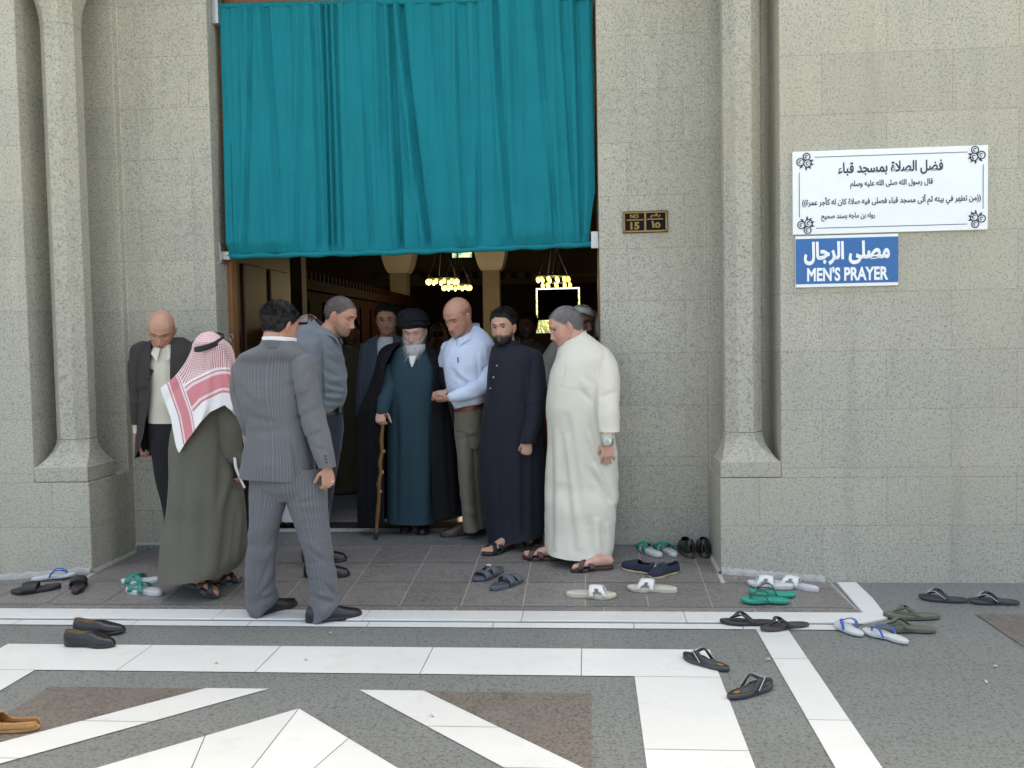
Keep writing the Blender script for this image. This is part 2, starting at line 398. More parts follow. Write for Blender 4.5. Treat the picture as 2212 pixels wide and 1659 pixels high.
# stained window high on the far wall
def stained():
    t = NT('stained_glass'); v = t.coord(); n = t.new('ShaderNodeTexVoronoi'); n.inputs['Scale'].default_value = 5; t.l(v, n.inputs['Vector'])
    c = t.mix(t.ramp(n.outputs['Distance'], [(.2, 0), (.5, 1)]), (.1, .55, .8), (.35, .8, .2)); c = t.mix(t.ramp(n.outputs['Distance'], [(.45, 0), (.55, 1)]), c, (.9, .95, .7))
    t.base((.02, .02, .02)); t.l(c, t.b.inputs['Emission Color']); t.b.inputs['Emission Strength'].default_value = .16; return t.m  # daylight behind the glass is put in as emission
w0, w1 = at(977, 557, 35.8), at(1019, 536, 35.8)
wf = MB(); x0, x1, z0, z1 = w0[0], w1[0], w0[2], w1[2]
wf.box(x0 - .08, x1 + .08, 35.78, 35.85, z1, z1 + .08); wf.box(x0 - .08, x1 + .08, 35.78, 35.85, z0 - .08, z0); wf.box(x0 - .08, x0, 35.78, 35.85, z0, z1); wf.box(x1, x1 + .08, 35.78, 35.85, z0, z1)
wf.box((x0 * 2 + x1) / 3 - .09, (x0 * 2 + x1) / 3 - .03, 35.78, 35.85, z0, z1)
win = wf.build('stained_window', M['iron'], bld, smooth=False)
mesh('pane', [(x0, 35.82, z0), (x1, 35.82, z0), (x1, 35.82, z1), (x0, 35.82, z1)], [(0, 1, 2, 3)], stained(), win, False)

# ------------------------------------------------------------------ ground
gm = MB(); gm.add([(-60, -60, 0), (60, -60, 0), (60, 90, 0), (-60, 90, 0)], [(0, 1, 2, 3)])
struct(gm.build('plaza_floor', M['floor'], smooth=False))
def sheet(name, polys, mat, z=.004, gap=.0025):
    """flat slabs as islands; every polygon shrunk by the gap so that the joint shows"""
    b = MB()
    for P_ in polys:
        P_ = np.array(P_, float); n = len(P_); area = sum(P_[i][0] * P_[(i + 1) % n][1] - P_[(i + 1) % n][0] * P_[i][1] for i in range(n))
        if area < 0: P_ = P_[::-1]
        Q = []
        for i in range(n):
            e0, e1 = unit(P_[i] - P_[i - 1]), unit(P_[(i + 1) % n] - P_[i]); n0, n1 = np.array([-e0[1], e0[0]]), np.array([-e1[1], e1[0]])
            k = n0 + n1; Q.append(P_[i] + k / max(.3, (1 + n0 @ n1)) * gap)
        b.add([(q[0], q[1], z) for q in Q], [tuple(range(n))])
    return struct(b.build(name, mat, smooth=False))
X0 = -1.268                               # axis of the paving pattern
def rect(x0, x1, y0, y1): return [(x0, y0), (x1, y0), (x1, y1), (x0, y1)]
wh = []
sx = [-3.11] + [-2.29, -1.43, -.76, .0] + [.58]
sx = [-3.11, -2.31, -1.62, -.82, -.06, .58]
for a, b in zip(sx[:-1], sx[1:]): wh.append(rect(a, b, 4.29, 4.675))
for x0, x1 in ((.185, .58), (2 * X0 - .58, 2 * X0 - .185)):
    ys = [4.29, 3.52, 2.6, 1.6, .6]
    for a, b in zip(ys[1:], ys[:-1]): wh.append(rect(x0, x1, a, b))
for x0, x1 in ((.862, 1.033), (2 * X0 - 1.033, 2 * X0 - .862)):
    ys = [5.02, 4.55, 3.82, 3.0, 2.2, 1.4, .5]
    for a, b in zip(ys[1:], ys[:-1]): wh.append(rect(x0, x1, a, b))
for s in (1, -1):                         # diagonal bands and the star point
    f = lambda P_: [(X0 + s * x, y) for x, y in P_]
    d0, d1 = np.array([.205, 4.085]), np.array([.93, 3.345]); e0, e1 = np.array([.505, 4.085]), np.array([1.235, 3.345])
    for t0, t1 in ((0, .52), (.52, 1), (1, 1.5), (1.5, 2.2)):
        wh.append(f([d0 + (d1 - d0) * t0, d0 + (d1 - d0) * t1, e0 + (e1 - e0) * t1, e0 + (e1 - e0) * t0]))
    a0, a1 = np.array([0, 3.865]), np.array([.565, 3.305]); k = a0 + (a1 - a0) * .52
    wh.append(f([(0, 3.865), tuple(k), (.10, 2.75), (0, 2.75)])); wh.append(f([tuple(k), tuple(a0 + (a1 - a0) * 1.05), (.565, 2.75), (.10, 2.75)]))
    wh.append(f([(0, 2.75), (.565, 2.75), (.565, 2.0), (0, 2.0)]))
sheet('marble_inlay', wh, M['marble'], .004, .002)
bn = []
for s in (1, -1):
    f = lambda P_: [(X0 + s * x, y) for x, y in P_]
    bn.append(f([(.51, 4.078), (1.255, 4.078), (1.255, 3.32)]))
bn += [[(2.11, 5.31), (5, 5.31), (5, 2.4), (2.12, 4.75)]]
sheet('brown_granite_inlay', bn, brown('brown_inlay_granite', (.080, .066, .056), (.185, .158, .138)), .004, .002)
# raised marble edge of the porch ramp, its two legs, and the lower fillet strip
eg = MB(); xs = [RX0 - .14, -3.0, -2.17, -1.30, -.40, .51, RX1 + .125]; lx = -2 * 1.26
for i, (a, b) in enumerate(zip(xs[:-1], xs[1:])):
    l0, l1 = a + .0015, b - .0015
    poly = [(l0, 5.118), (l1, 5.118), (l1, RY0), (l0, RY0)]
    if i == len(xs) - 2: poly = [(l0, 5.118), (RX1 + .118, 5.218), (RX1 + .03, RY0), (l0, RY0)]; poly = [(l0, 5.118), (RX1 - .05, 5.118), (RX1 + .11, 5.215), (RX1, RY0), (l0, RY0)]
    eg.prism(poly, -.02, .012)
eg.prism([(RX1 + .003, RY0), (RX1 + .113, 5.219), (RX1 + .145, 5.6), (RX1 + .15, YF - .02), (RX1 + .03, YF - .02)], -.02, .011)
eg.prism([(RX0, RY0 + .003), (RX0 - .12, 5.22), (RX0 - .15, YF - .02), (RX0 - .03, YF - .02)], -.02, .011)
struct(bevel(eg.build('porch_edge', M['marble'], smooth=False), .003, 1))
sheet('marble_fillet', [rect(a, b, 5.005, 5.098) for a, b in zip([-5, -4.0, -3.3, -2.6, -1.93, -1.25, -.55, .22, .80], [-4.0, -3.3, -2.6, -1.93, -1.25, -.55, .22, .80, 1.30])], M['marble'], .0042, .002)
sheet('dirty_joint', [rect(-5, RX1 - .05, 5.099, 5.117)], plain('dirty_joint_filler', (.12, .105, .085), .9, .5, 60), .003, 0)
# ramp
def on(x, y, dz=0.0): return (x, y, gz(x, y) + dz)
rb = MB()
def rampgrid(xs_, ys_, dz):
    G = np.array([[on(x, y, dz) for x in xs_] for y in ys_]); return G
rb.grid(rampgrid(np.linspace(RX0, RX1, 93), np.linspace(RY0, YB + .02, 40), .001), wrap=False)
struct(rb.build('porch_ramp', M['grout'], smooth=False))
rt = MB()
def tile(x0, x1, y0, y1, g=.0035):
    x0 += g; x1 -= g; y0 += g; y1 -= g
    if y1 - y0 < .02 or x1 - x0 < .02: return
    nx = max(2, int((x1 - x0) / .06)); ny = max(2, int((y1 - y0) / .06))
    rt.grid(np.array([[on(x, y, .005) for x in np.linspace(x0, x1, nx)] for y in np.linspace(y0, y1, ny)]), wrap=False)
cols = [RX0 + .02] + list(np.arange(-3.70, 1.2, .3655)) + [1.16, RX1 - .01]
for y0, y1 in ((5.387, 5.80), (5.80, 6.19), (6.19, 6.565)):
    for a, b in zip(cols[:-1], cols[1:]):
        if y1 > YF - .02 and (b > XR - .02 or a < XL + .02):
            if y0 > YF - .03 or True:
                a, b = max(a, XL + .02), min(b, XR - .02)
                if b - a < .03: continue
        tile(a, b, y0, y1)
for y1 in (YF - .012,):
    for a, b in zip(cols[:-1], cols[1:]):
        if b > XR - .02 or a < XL + .02: tile(max(a, XR) if b > XR - .02 else a, b if b > XR - .02 else min(b, XL), 5.80, y1)
fx = [RX0 + .01, -3.38, -2.52, -1.66, -.80, .06, .92, RX1 - .005]
for a, b in zip(fx[:-1], fx[1:]): tile(a, b, RY0 + .002, 5.387)
struct(rt.build('porch_tiles', M['brown'], smooth=False))
th = MB(); th.box(DL + .002, DR - .002, YR - .03, 7.03, 0, RZ + .006); th.box(XL + .02, DL + .002, YR - .03, YR - .015, 0, RZ + .006); th.box(DR - .002, XR - .02, YR - .03, YR - .015, 0, RZ + .006)
struct(th.build('threshold', M['floor'], smooth=False))
sheet('threshold_marble', [rect(a, b, 7.03, 7.17) for a, b in ((DL - .1, -1.9), (-1.9, -1.0), (-1.0, DR + .1))], M['marble'], RZ + .009)
sheet('threshold_band', [rect(DL - .1, DR + .1, 7.17, 7.42)], M['black'], RZ + .009)
hf = MB(); hf.add([(-13.7, 7.03, RZ), (10, 7.03, RZ), (10, 36, RZ), (-13.7, 36, RZ)], [(0, 1, 2, 3)])
struct(mesh('hall_carpet', [(-13.7, 9.6, RZ + .012), (9.9, 9.6, RZ + .012), (9.9, 35.8, RZ + .012), (-13.7, 35.8, RZ + .012)], [(0, 1, 2, 3)], plain('dark_red_carpet', (.05, .018, .014), .95, .3, 3), None, False))
M['hall_floor'] = granite('hall_floor_stone', (.55, .55, .54), (.35, .35, .35), 40, .25, (.9, .9), .3, 'xy', .06)
struct(hf.build('hall_floor', M['hall_floor'], smooth=False))

# ------------------------------------------------------------------ curtain over the doorway
def curtain_mat():
    t = NT('teal_curtain'); v = t.coord()
    c = t.mix(t.noise(v, 3, 4), (.0008, .165, .205), (.0015, .215, .265)); w = t.noise(t.vscale(v, 1, 1, .5), 500, 1)
    c = t.mix(t.math('MULTIPLY', w, .25), c, (.0006, .11, .135)); c = t.mix(t.ramp(t.noise(v, 1.2, 2), [(.55, 0), (.8, .15)]), c, (.02, .21, .25))
    t.base(c).rough(.8).set(Sheen_Weight=.0, Specular_IOR_Level=.15).bump(t.noise(t.vscale(v, 1, 1, .25), 60, 2), .15, .006); return t.m
M['curtain'] = curtain_mat()
YC = YR + .15
cur = thing('curtain', (-1.28, YC, 2.24), 'teal fabric curtain hanging in soft vertical folds over the upper half of the doorway', 'curtain')
nx, nz = 420, 90
u = np.linspace(0, 1, nx); s = np.linspace(0, 1, nz)
UU, SS = np.meshgrid(u, s); zt, zb = 4.03 - .06 * UU, 2.235 + .015 * UU
XX = (DL + .045) + (DR - DL - .065) * UU + .012 * (1 - SS) * (UU < .02)
fx_ = XX + .10 * np.sin(UU * 9) * (SS - .5) * .25
Pn = lambda kx, kz, sd: fbm(np.stack([(fx_ * kx).ravel(), (SS * kz).ravel(), np.zeros(fx_.size)], -1), sd, 2).reshape(fx_.shape)
D = .036 * Pn(4.2, .7, 3) + .019 * np.abs(Pn(11, .9, 9)) * 1.2 + .011 * Pn(24, .9, 5) * (.35 + .8 * SS)
for c0, c1, w, d in ((.085, .05, .006, .03), (.225, .19, .006, .02), (.255, .255, .004, .02), (.285, .283, .0035, .045), (.30, .297, .003, .04), (.318, .318, .004, .035), (.385, .40, .006, .02), (.467, .478, .007, .05), (.495, .555, .007, .055), (.645, .655, .006, .022), (.695, .69, .006, .02), (.745, .775, .006, .035), (.86, .90, .007, .025), (.958, .965, .006, .03), (.92, .95, .004, .02), (.13, .16, .008, .018), (.58, .62, .008, .015)):
    xc = c0 + (c1 - c0) * (1 - SS) ** 1.3; q = (UU - xc) / w
    D += -d * .78 * np.exp(-q * q) + d * .55 * np.exp(-((q + 2.1) / 1.6) ** 2)
gath = np.clip((.06 - SS) / .06, 0, 1) ** 2 + np.clip((SS - .965) / .035, 0, 1)
D = D * (1 - .75 * np.clip((.045 - SS) / .045, 0, 1)) + .004 * np.sin(UU * 330 + 3 * np.sin(UU * 40)) * gath
ZZ = zt * SS + zb * (1 - SS)
ZZ -= .012 * np.sin(UU * math.pi) * (1 - SS)
XX -= .05 * np.clip((UU - .96) / .04, 0, 1) * np.clip((.2 - SS) / .2, 0, 1) ** .7
cm = mesh('curtain_cloth', np.stack([XX, YC - D, ZZ], -1), MB().grid(np.zeros((nz, nx, 3)), wrap=False).F, M['curtain'], cur)
modifier(cm, 'SOLIDIFY', thickness=.003)
hm = MB(); hx = np.linspace(DL + .045, DR - .055, 60)
hm.grid(tube([(x, YC - .002, 2.228 + .015 * (x - DL) / 2.77 - .012 * math.sin((x - DL) / 2.77 * math.pi) + .003 * math.sin(x * 23)) for x in hx], [.02 + .003 * math.sin(x * 31) for x in hx], 120, 12), cap0=True, cap1=True)
hm.build('bottom_hem', M['curtain'], cur)
tr = MB(); tr.grid(tube([(DL + .03, YC, 4.04), (DR - .02, YC, 3.975)], [.022, .022], 8, 12)); tr.build('top_rail', M['curtain'], cur)
bevel(MB().box(DL + .001, DL + .05, YC - .06, YC + .03, 3.9, 4.12).build('rail_bracket', M['steel'], cur, smooth=False), .003)
br_ = MB(); br_.box(DL + .001, DL + .012, YC - .07, YC + .04, 2.17, 2.32); br_.box(DL + .012, DL + .06, YC - .02, YC + .02, 2.2, 2.26)
bevel(br_.build('hem_bracket', M['steel'], cur, smooth=False), .003)
bevel(MB().box(DR - .055, DR - .001, YC - .03, YC + .02, 2.21, 2.33).build('hem_bracket', M['steel'], cur, smooth=False), .003)
lt_ = MB(); lt_.box(DL + .04, DR, YC + .10, YC + .14, 3.9, 4.2)
lt_.build('door_lintel', M['wood'], bld, smooth=False)
for z in (1.60, 1.635):
    th_ = np.linspace(0, 2 * math.pi, 14); c = (DL + .012, YR + .17 + (.02 if z > 1.62 else -.02), z)
    hk = MB(); hk.grid(tube([(c[0] + .016 * (1 + math.sin(t)), c[1], c[2] + .016 * math.cos(t)) for t in th_], [.003] * 14, 28, 6))
    tag(hk.build('wall_ring', M['steel']), ('lower' if z < 1.62 else 'upper') + ' of two small bright metal rings on the left door reveal', 'wall ring', 'metal rings on the door reveal')

# ------------------------------------------------------------------ signs
def shape_ar(s):
    T = {}
    for cp in range(0xFE80, 0xFEFD):
        d = unicodedata.decomposition(chr(cp)).split()
        if len(d) == 2 and d[0] in ('<isolated>', '<final>', '<initial>', '<medial>'): T.setdefault(chr(int(d[1], 16)), {})[d[0][1:-1]] = chr(cp)
    s = s.replace('\u0644\u0627', '\uE000')
    forms = lambda c: {'isolated': '\uFEFB', 'final': '\uFEFC'} if c == '\uE000' else T.get(c, {})
    out = []
    for i, c in enumerate(s):
        f = forms(c)
        if not f: out.append(c); continue
        pv = i > 0 and 'initial' in forms(s[i - 1]); nx_ = i + 1 < len(s) and 'final' in forms(s[i + 1]); j = 'initial' in f and nx_
        out.append(f.get('medial' if pv and j else 'initial' if j else 'final' if pv and 'final' in f else 'isolated', c))
    return ''.join(reversed(out)).translate({ord('('): ')', ord(')'): '('})
def lettering(name, body, x0, x1, z0, z1, y, mat, parent, bold=.0, arabic=False, keep=False):
    cu = bpy.data.curves.new('text', 'FONT'); cu.body = shape_ar(body) if arabic else body; cu.size = 1; cu.resolution_u = 4
    if bold: cu.bevel_depth = bold; cu.bevel_resolution = 1
    ob = bpy.data.objects.new('text', cu); link(ob); bpy.context.view_layer.update()
    me = bpy.data.meshes.new_from_object(ob.evaluated_get(bpy.context.evaluated_depsgraph_get())); bpy.data.objects.remove(ob)
    V = np.array([v.co[:] for v in me.vertices]); lo, hi = V.min(0), V.max(0)
    k = (x1 - x0) / (hi[0] - lo[0]); kz = (z1 - z0) / (hi[1] - lo[1])
    if keep: kz = k
    P_ = np.stack([x0 + (V[:, 0] - lo[0]) * k, np.full(len(V), y) - (V[:, 2] - lo[2]) * k * .3, z1 - (hi[1] - V[:, 1]) * kz], -1)
    return mesh(name, P_, [tuple(p.vertices) for p in me.polygons], mat, parent, False)
M['sign_white'] = plain('white_sign_enamel', (.80, .83, .84), .35, .03, 6)
M['ink'] = plain('dark_sign_ink', (.035, .035, .075), .5, .1, 20)
M['sign_blue'] = plain('blue_sign_enamel', (.018, .125, .36), .4, .08, 8)
M['gold'] = plain('old_brass', (.27, .17, .055), .5, .3, 60, .1, .4)
M['plate_black'] = plain('black_plate', (.010, .010, .012), .75, .3, 60, 0, 0, .1)
s0, s1 = at(1709, 324, YF), at(2131, 501, YF); sx0, sx1, sz1, sz0 = s0[0] + .004, 2.433, 2.697, 2.187
def SX(X): return sx0 + (X - 212) / 1830 * (sx1 - sx0)
def SZ(Yv): return sz1 - (Yv - 90) / 770 * (sz1 - sz0)
sg = thing('white_sign', ((sx0 + sx1) / 2, YF, sz0), 'large white sign with several lines of dark Arabic writing and flower corners', 'sign')
bevel(MB().box(sx0, sx1, YF - .022, YF - .001, sz0, sz1).build('panel', M['sign_white'], sg, smooth=False), .003)
yt = YF - .0235
for nm, tx, xa, xb, ya, yb_ in (('title', 'فضل الصلاة بمسجد قباء', 640, 1625, 205, 335), ('second_line', 'قال رسول الله صلى الله عليه وسلم', 755, 1530, 375, 455), ('third_line', '((من تطهر في بيته ثم أتى مسجد قباء فصلى فيه صلاة كان له كأجر عمرة))', 300, 1975, 520, 622), ('fourth_line', 'رواه بن ماجه بسند صحيح', 480, 990, 668, 745)):
    lettering(nm, tx, SX(xa), SX(xb), SZ(yb_), SZ(ya), yt, M['ink'], sg, .028, True)
bd = MB()
def strip(x0, x1, z0, z1): bd.add([(x0, yt, z0), (x1, yt, z0), (x1, yt, z1), (x0, yt, z1)], [(0, 1, 2, 3)])
l = .0042
strip(SX(420), SX(1850), SZ(145) - l, SZ(145)); strip(SX(430), SX(1850), SZ(808), SZ(808) + l)
strip(SX(270), SX(270) + l, SZ(700), SZ(285)); strip(SX(1992), SX(1992) + l, SZ(670), SZ(265))
bd.build('border_line', M['ink'], sg, smooth=False)
for (X, Yv, fx1, fz1) in ((335, 195, 1, 1), (1928, 185, -1, 1), (342, 765, 1, -1), (1932, 752, -1, -1)):
    b = MB(); cx_, cz_ = SX(X), SZ(Yv); rng = np.linspace(0, 2 * math.pi, 15)
    for dx, dz, r in ((-.032 * fx1, .004 * fz1, .022), (.006 * fx1, .036 * fz1, .021), (.012 * fx1, -.006 * fz1, .023)):
        b.grid(tube([(cx_ + dx + r * math.cos(t), yt - .0006, cz_ + dz + r * math.sin(t)) for t in rng], [.0034] * 15, 28, 5))
        b.grid(tube([(cx_ + dx + r * .4 * math.cos(t + 1), yt - .0006, cz_ + dz + r * .4 * math.sin(t + 1)) for t in rng[:9]], [.0028] * 9, 14, 5))
    for a in (-.3, -.9, -1.5, .3, 3.9): 
        d = np.array([math.cos(a) * fx1, math.sin(a) * fz1]); n_ = np.array([-d[1], d[0]]); c = np.array([cx_, cz_]) + d * .035; q = [c + d * .018, c + n_ * .007, c - d * .014, c - n_ * .007]
        b.add([(p[0], yt - .0005, p[1]) for p in q], [(0, 1, 2, 3)])
    b.build('flower_ornament', M['ink'], sg, smooth=False)
bx0, bx1, bz0, bz1 = SX(238), SX(1210), SZ(1352), SZ(873)
sb = thing('blue_sign', ((bx0 + bx1) / 2, YF, bz0), 'blue and white sign reading MEN\'S PRAYER under the large white sign', 'sign')
bevel(MB().box(bx0, bx1, YF - .018, YF - .001, bz0, bz1).build('panel', M['sign_white'], sb, smooth=False), .002)
mesh('blue_field', [(bx0, YF - .0192, SZ(1322)), (bx1, YF - .0192, SZ(1322)), (bx1, YF - .0192, SZ(900)), (bx0, YF - .0192, SZ(900))], [(0, 1, 2, 3)], M['sign_blue'], sb, False)
lettering('arabic_lettering', 'مصلى الرجال', SX(315), SX(1130), SZ(1150), SZ(930), YF - .0205, M['sign_white'], sb, .045, True)
lettering('english_lettering', "MEN'S PRAYER", SX(345), SX(1115), SZ(1300), SZ(1168), YF - .0205, M['sign_white'], sb, .035)
n0, n1 = at(1345, 456, YR), at(1443, 503, YR); nx0, nx1, nz0, nz1 = n0[0], n1[0], n1[2] + .004, n0[2] - .004
npl = thing('number_plate', ((nx0 + nx1) / 2, YR, nz0), 'small black and brass door number plate reading NO 15', 'number plate')
bevel(MB().box(nx0, nx1, YR - .014, YR - .001, nz0, nz1).build('plate', M['plate_black'], npl, smooth=False), .012, 3)
NX = lambda X: nx0 + (X - 478) / 790 * (nx1 - nx0); NZ = lambda Yv: nz1 - (Yv - 380) / 405 * (nz1 - nz0)
fr = MB()
for a, b, c, d in ((490, 1255, 395, 422), (490, 1255, 742, 772), (482, 515, 405, 760), (1222, 1258, 405, 760), (852, 886, 422, 742), (545, 835, 535, 556), (905, 1180, 528, 550)): fr.box(NX(a), NX(b), YR - .019, YR - .013, NZ(d), NZ(c))
fr.build('raised_frame', M['gold'], npl, smooth=False)
for nm, tx, q, ar in (('latin_word', 'NO', (605, 758, 515, 440), False), ('latin_number', '15', (608, 768, 725, 582), False), ('arabic_word', 'رقم', (960, 1140, 518, 432), True), ('arabic_number', '\u0661\u0665', (975, 1135, 705, 568), False)):
    lettering(nm, tx, NX(q[0]), NX(q[1]), NZ(q[2]), NZ(q[3]), YR - .0165, M['gold'], npl, .05, ar)

# ------------------------------------------------------------------ things inside the hall
def lamp_mat():
    t = NT('lit_lamp_glass'); t.base((.9, .75, .3)); t.b.inputs['Emission Color'].default_value = (1, .76, .14, 1); t.b.inputs['Emission Strength'].default_value = .8; return t.m
M['lamp'] = lamp_mat()
def chandelier(pxc, pyc, rpx, Y, label, n=12):
    c = at(pxc, pyc, Y); r = rpx * Y / F; t0 = thing('chandelier', tuple(c), label, 'chandelier', 'ring chandeliers lit inside the hall')
    th_ = np.linspace(0, 2 * math.pi, 25); ring = MB().grid(tube([(c[0] + r * math.cos(t), c[1] + r * math.sin(t), c[2] + .07) for t in th_], [.018] * 25, 48, 6)); 
    for k in range(4): a = k * math.pi / 2 + .4; ring.grid(tube([(c[0] + r * math.cos(a), c[1] + r * math.sin(a), c[2] + .07), (c[0], c[1], c[2] + .75)], [.004, .004], 4, 5))
    ring.build('ring', M['black'], t0)
    MB().grid(tube([(c[0], c[1], c[2] + .75), (c[0], c[1], 6.18)], [.012, .012], 4, 6)).build('chain', M['black'], t0)
    ld = bpy.data.lights.new('chandelier_light', 'POINT'); ld.energy = 3.8; ld.color = (1, .85, .62); ld.shadow_soft_size = .05; lo = bpy.data.objects.new('chandelier_light', ld); link(lo); lo.location = (c[0], c[1], c[2] - .15)
    for k in range(n):
        a = 2 * math.pi * (k + .5) / n; p = np.array([c[0] + r * math.cos(a), c[1] + r * math.sin(a), c[2]])
        G = np.array([[(p[0] + q * math.cos(b), p[1] + q * math.sin(b), p[2] + z) for b in np.linspace(0, 2 * math.pi, 8, endpoint=False)] for z, q in ((.04, .015), (.028, .026), (0, .030), (-.033, .023), (-.047, .01))])
        MB().grid(G, cap0=True, cap1=True).build('lamp', M['lamp'], t0)
chandelier(956, 609, 33, 17, 'lit ring chandelier, upper left one of the four in the dark hall')
chandelier(987, 622, 30, 18.5, 'lit ring chandelier hanging just above the bald man in the light blue shirt')
chandelier(1195, 604, 34, 17, 'lit ring chandelier, topmost one above the far doorway')
chandelier(1202, 617, 31, 18.5, 'lit ring chandelier touching the top edge of the far doorway', 10)
M['cabinet'] = plain('cabinet_wood', (.020, .006, .003), .8, .4, 9, 0, 0, .05)
bk = thing('wooden_bookcase', (-4.2, 11, RZ), 'long dark wooden cabinet with a toothed cornice along the left side of the hall', 'cabinet')
bb = MB(); bb.box(-4.6, -4.1, 11, 22, RZ, 2.35)
for k in range(14): bb.box(-4.1, -4.07, 11.1 + k * .78, 11.75 + k * .78, RZ + .15, 2.2)
bb.build('cabinet_body', M['cabinet'], bk, smooth=False)
cb = MB(); cb.box(-4.66, -4.0, 10.94, 22.06, 2.35, 2.5)
for k in range(50): cb.box(-4.02, -3.97, 11 + k * .22, 11.11 + k * .22, 2.5, 2.6)
cb.build('cornice', M['cabinet'], bk, smooth=False)
p = at(537, 582, 10.5); M['red'] = plain('red_paint', (.35, .01, .015), .5, .2, 8)
rd = thing('red_box', tuple(p), 'red box fixed high on the dark wall just inside the left side of the door', 'box')
bevel(MB().box(p[0] - .16, p[0] + .12, 10.5, 10.7, p[2] - .16, p[2] + .14).build('case', M['red'], rd, smooth=False), .015)
MB().box(p[0] + .0, p[0] + .12, 10.49, 10.51, p[2] + .15, p[2] + .26).build('white_label', M['cream_wall'], rd, smooth=False)
iwl = MB(); iwl.box(p[0] - 1.2, p[0] + .55, 10.72, 10.9, RZ, 6.19); iwl.build('inner_wall', M['brown_wall'], bld, smooth=False)
fc = thing('far_curtain', ((FX0 + FX1) / 2, 36.0, 2.3), 'black curtain half covering the bright doorway at the back of the hall', 'curtain')
zq = at(1200, 691, 36.05)[2]
xq = np.linspace(FX0 + .06, FX1 - .06, 60); G = np.array([[(x, 36.05 + .03 * math.sin(x * 30), z) for x in xq] for z in (FZ - .06, (FZ + zq) / 2, zq)])
M['black_cloth'] = cloth('black_curtain_cloth', (.012, .012, .014)); MB().grid(G, wrap=False).build('cloth', M['black_cloth'], fc)
def leaf_mat():
    t = NT('hedge_leaf'); c = t.mix(t.new('ShaderNodeNewGeometry').outputs['Random Per Island'], (.05, .10, .02), (.12, .18, .05)); t.base(c).rough(.5)
    tr_ = t.new('ShaderNodeBsdfTranslucent'); tr_.inputs[0].default_value = (.3, .40, .16, 1); mx = t.new('ShaderNodeMixShader'); mx.inputs[0].default_value = .5
    t.l(t.b.outputs[0], mx.inputs[1]); t.l(tr_.outputs[0], mx.inputs[2]); t.l(mx.outputs[0], t.out.inputs[0]); return t.m
hg = MB(); rr = random.Random(5)
for k in range(2600):
    c = np.array([rr.uniform(FX0 - 4, FX1 + 4), rr.uniform(41, 42.2), rr.uniform(.1, 3.6)]); a = unit([rr.gauss(0, 1) for _ in range(3)]); b = unit(np.cross(a, [rr.gauss(0, 1) for _ in range(3)])); l_ = rr.uniform(.12, .22)
    hg.add([c - a * l_, c + b * l_ * .45, c + a * l_, c - b * l_ * .45], [(0, 1, 2, 3)])
tag(hg.build('garden_hedge', leaf_mat(), smooth=False), 'bright green hedge seen through the far doorway under the black curtain', 'hedge')
# ================================================================== footwear left on the ground
def outline(n=40, L=.275, W=.1, toe=.5, side=1):
    """closed foot outline, heel at x=0, toe at x=L, y across; the arch is on the -side"""
    t = np.linspace(0, 2 * math.pi, n, endpoint=False); P_ = np.zeros((n, 2))
    for i, a in enumerate(t):
        c, s = math.cos(a), math.sin(a); x = .5 - .5 * math.copysign(abs(c) ** .85, c); w = np.interp(x, [0, .08, .25, .45, .7, .88, 1], [.30, .36, .38, .36, .5, .46, .30])
        y = w * W * math.copysign(abs(s) ** .75, s)
        y += side * W * (.10 * math.sin(x * math.pi * 1.1) - .05)
        if s * side < 0: y += side * W * .07 * math.exp(-((x - .42) / .14) ** 2)
        P_[i] = (x * L, y)
    return P_
class Place:
    """local footwear frame (x = toe direction, y across, z up) laid on the paving"""
    def __init__(s, px, py, ang, name, label, cat, group=None, L=.275, lift=0.0, parent=None, pitch=0.0):
        # pixel of the middle of the sole; the angle is measured in plan, 0 = pointing to the right along the wall
        g = 0.0
        for _ in range(6):
            p = atz(px, py, g + .012); g = gz(p[0], p[1])
        s.o = np.array([p[0], p[1], g + .006 + lift]); s.d = np.array([math.cos(ang), math.sin(ang)]); s.L = L
        e = .1; gx = (gz(p[0] + e, p[1]) - gz(p[0] - e, p[1])) / (2 * e); gy = (gz(p[0], p[1] + e) - gz(p[0], p[1] - e)) / (2 * e)
        s.g = (gx, gy); s.p = pitch; s.t = parent or thing(name, tuple(s.o), label, cat, group)
    def w(s, V):
        V = np.asarray(V, float); x = V[..., 0] - s.L / 2; y = V[..., 1]
        h = V[..., 2]
        if s.p: x, h = (x - s.L / 2) * math.cos(s.p) + h * math.sin(s.p) + s.L / 2, -(x - s.L / 2) * math.sin(s.p) + h * math.cos(s.p)
        X = x * s.d[0] - y * s.d[1]; Y = x * s.d[1] + y * s.d[0]
        return np.stack([s.o[0] + X, s.o[1] + Y, s.o[2] + h + s.g[0] * X + s.g[1] * Y], -1)
    def build(s, name, b, mat, parent=None, smooth=True):
        V, Fs, A = b.arr(); return mesh(name, s.w(V), Fs, mat, parent or s.t, smooth, attrs={'su': A})
def sole_grid(O, z0, z1, rim=.006, heel=0.0, L=.275, toe_up=.006):
    c = O.mean(0); lev = [(z0, 1 - .03), (z0 + .003, 1.0), (z1 - .004, 1.0), (z1 - .0005, 1 - .025), (z1, 1 - .06)]
    G = []
    for z, k in lev:
        Q = c + (O - c) * k; f = (z - z0) / (z1 - z0)
        zz = z + heel * f * np.clip(1 - Q[:, 0] / (L * .55), 0, 1) + toe_up * np.clip((Q[:, 0] / L - .8) / .2, 0, 1) ** 2
        G.append(np.c_[Q, zz])
    return np.array(G)
def flat_top(G):                        # closing fan for a sole
    b = MB(); b.grid(G, cap0=True); n = G.shape[1]; top = G[-1]; c = top.mean(0)
    R_ = [top]
    for k in (.7, .4, .1): R_.append(c + (top - c) * k - np.array([0, 0, .0015 * (1 - k)]))
    b.grid(np.array(R_), cap1=True); return b
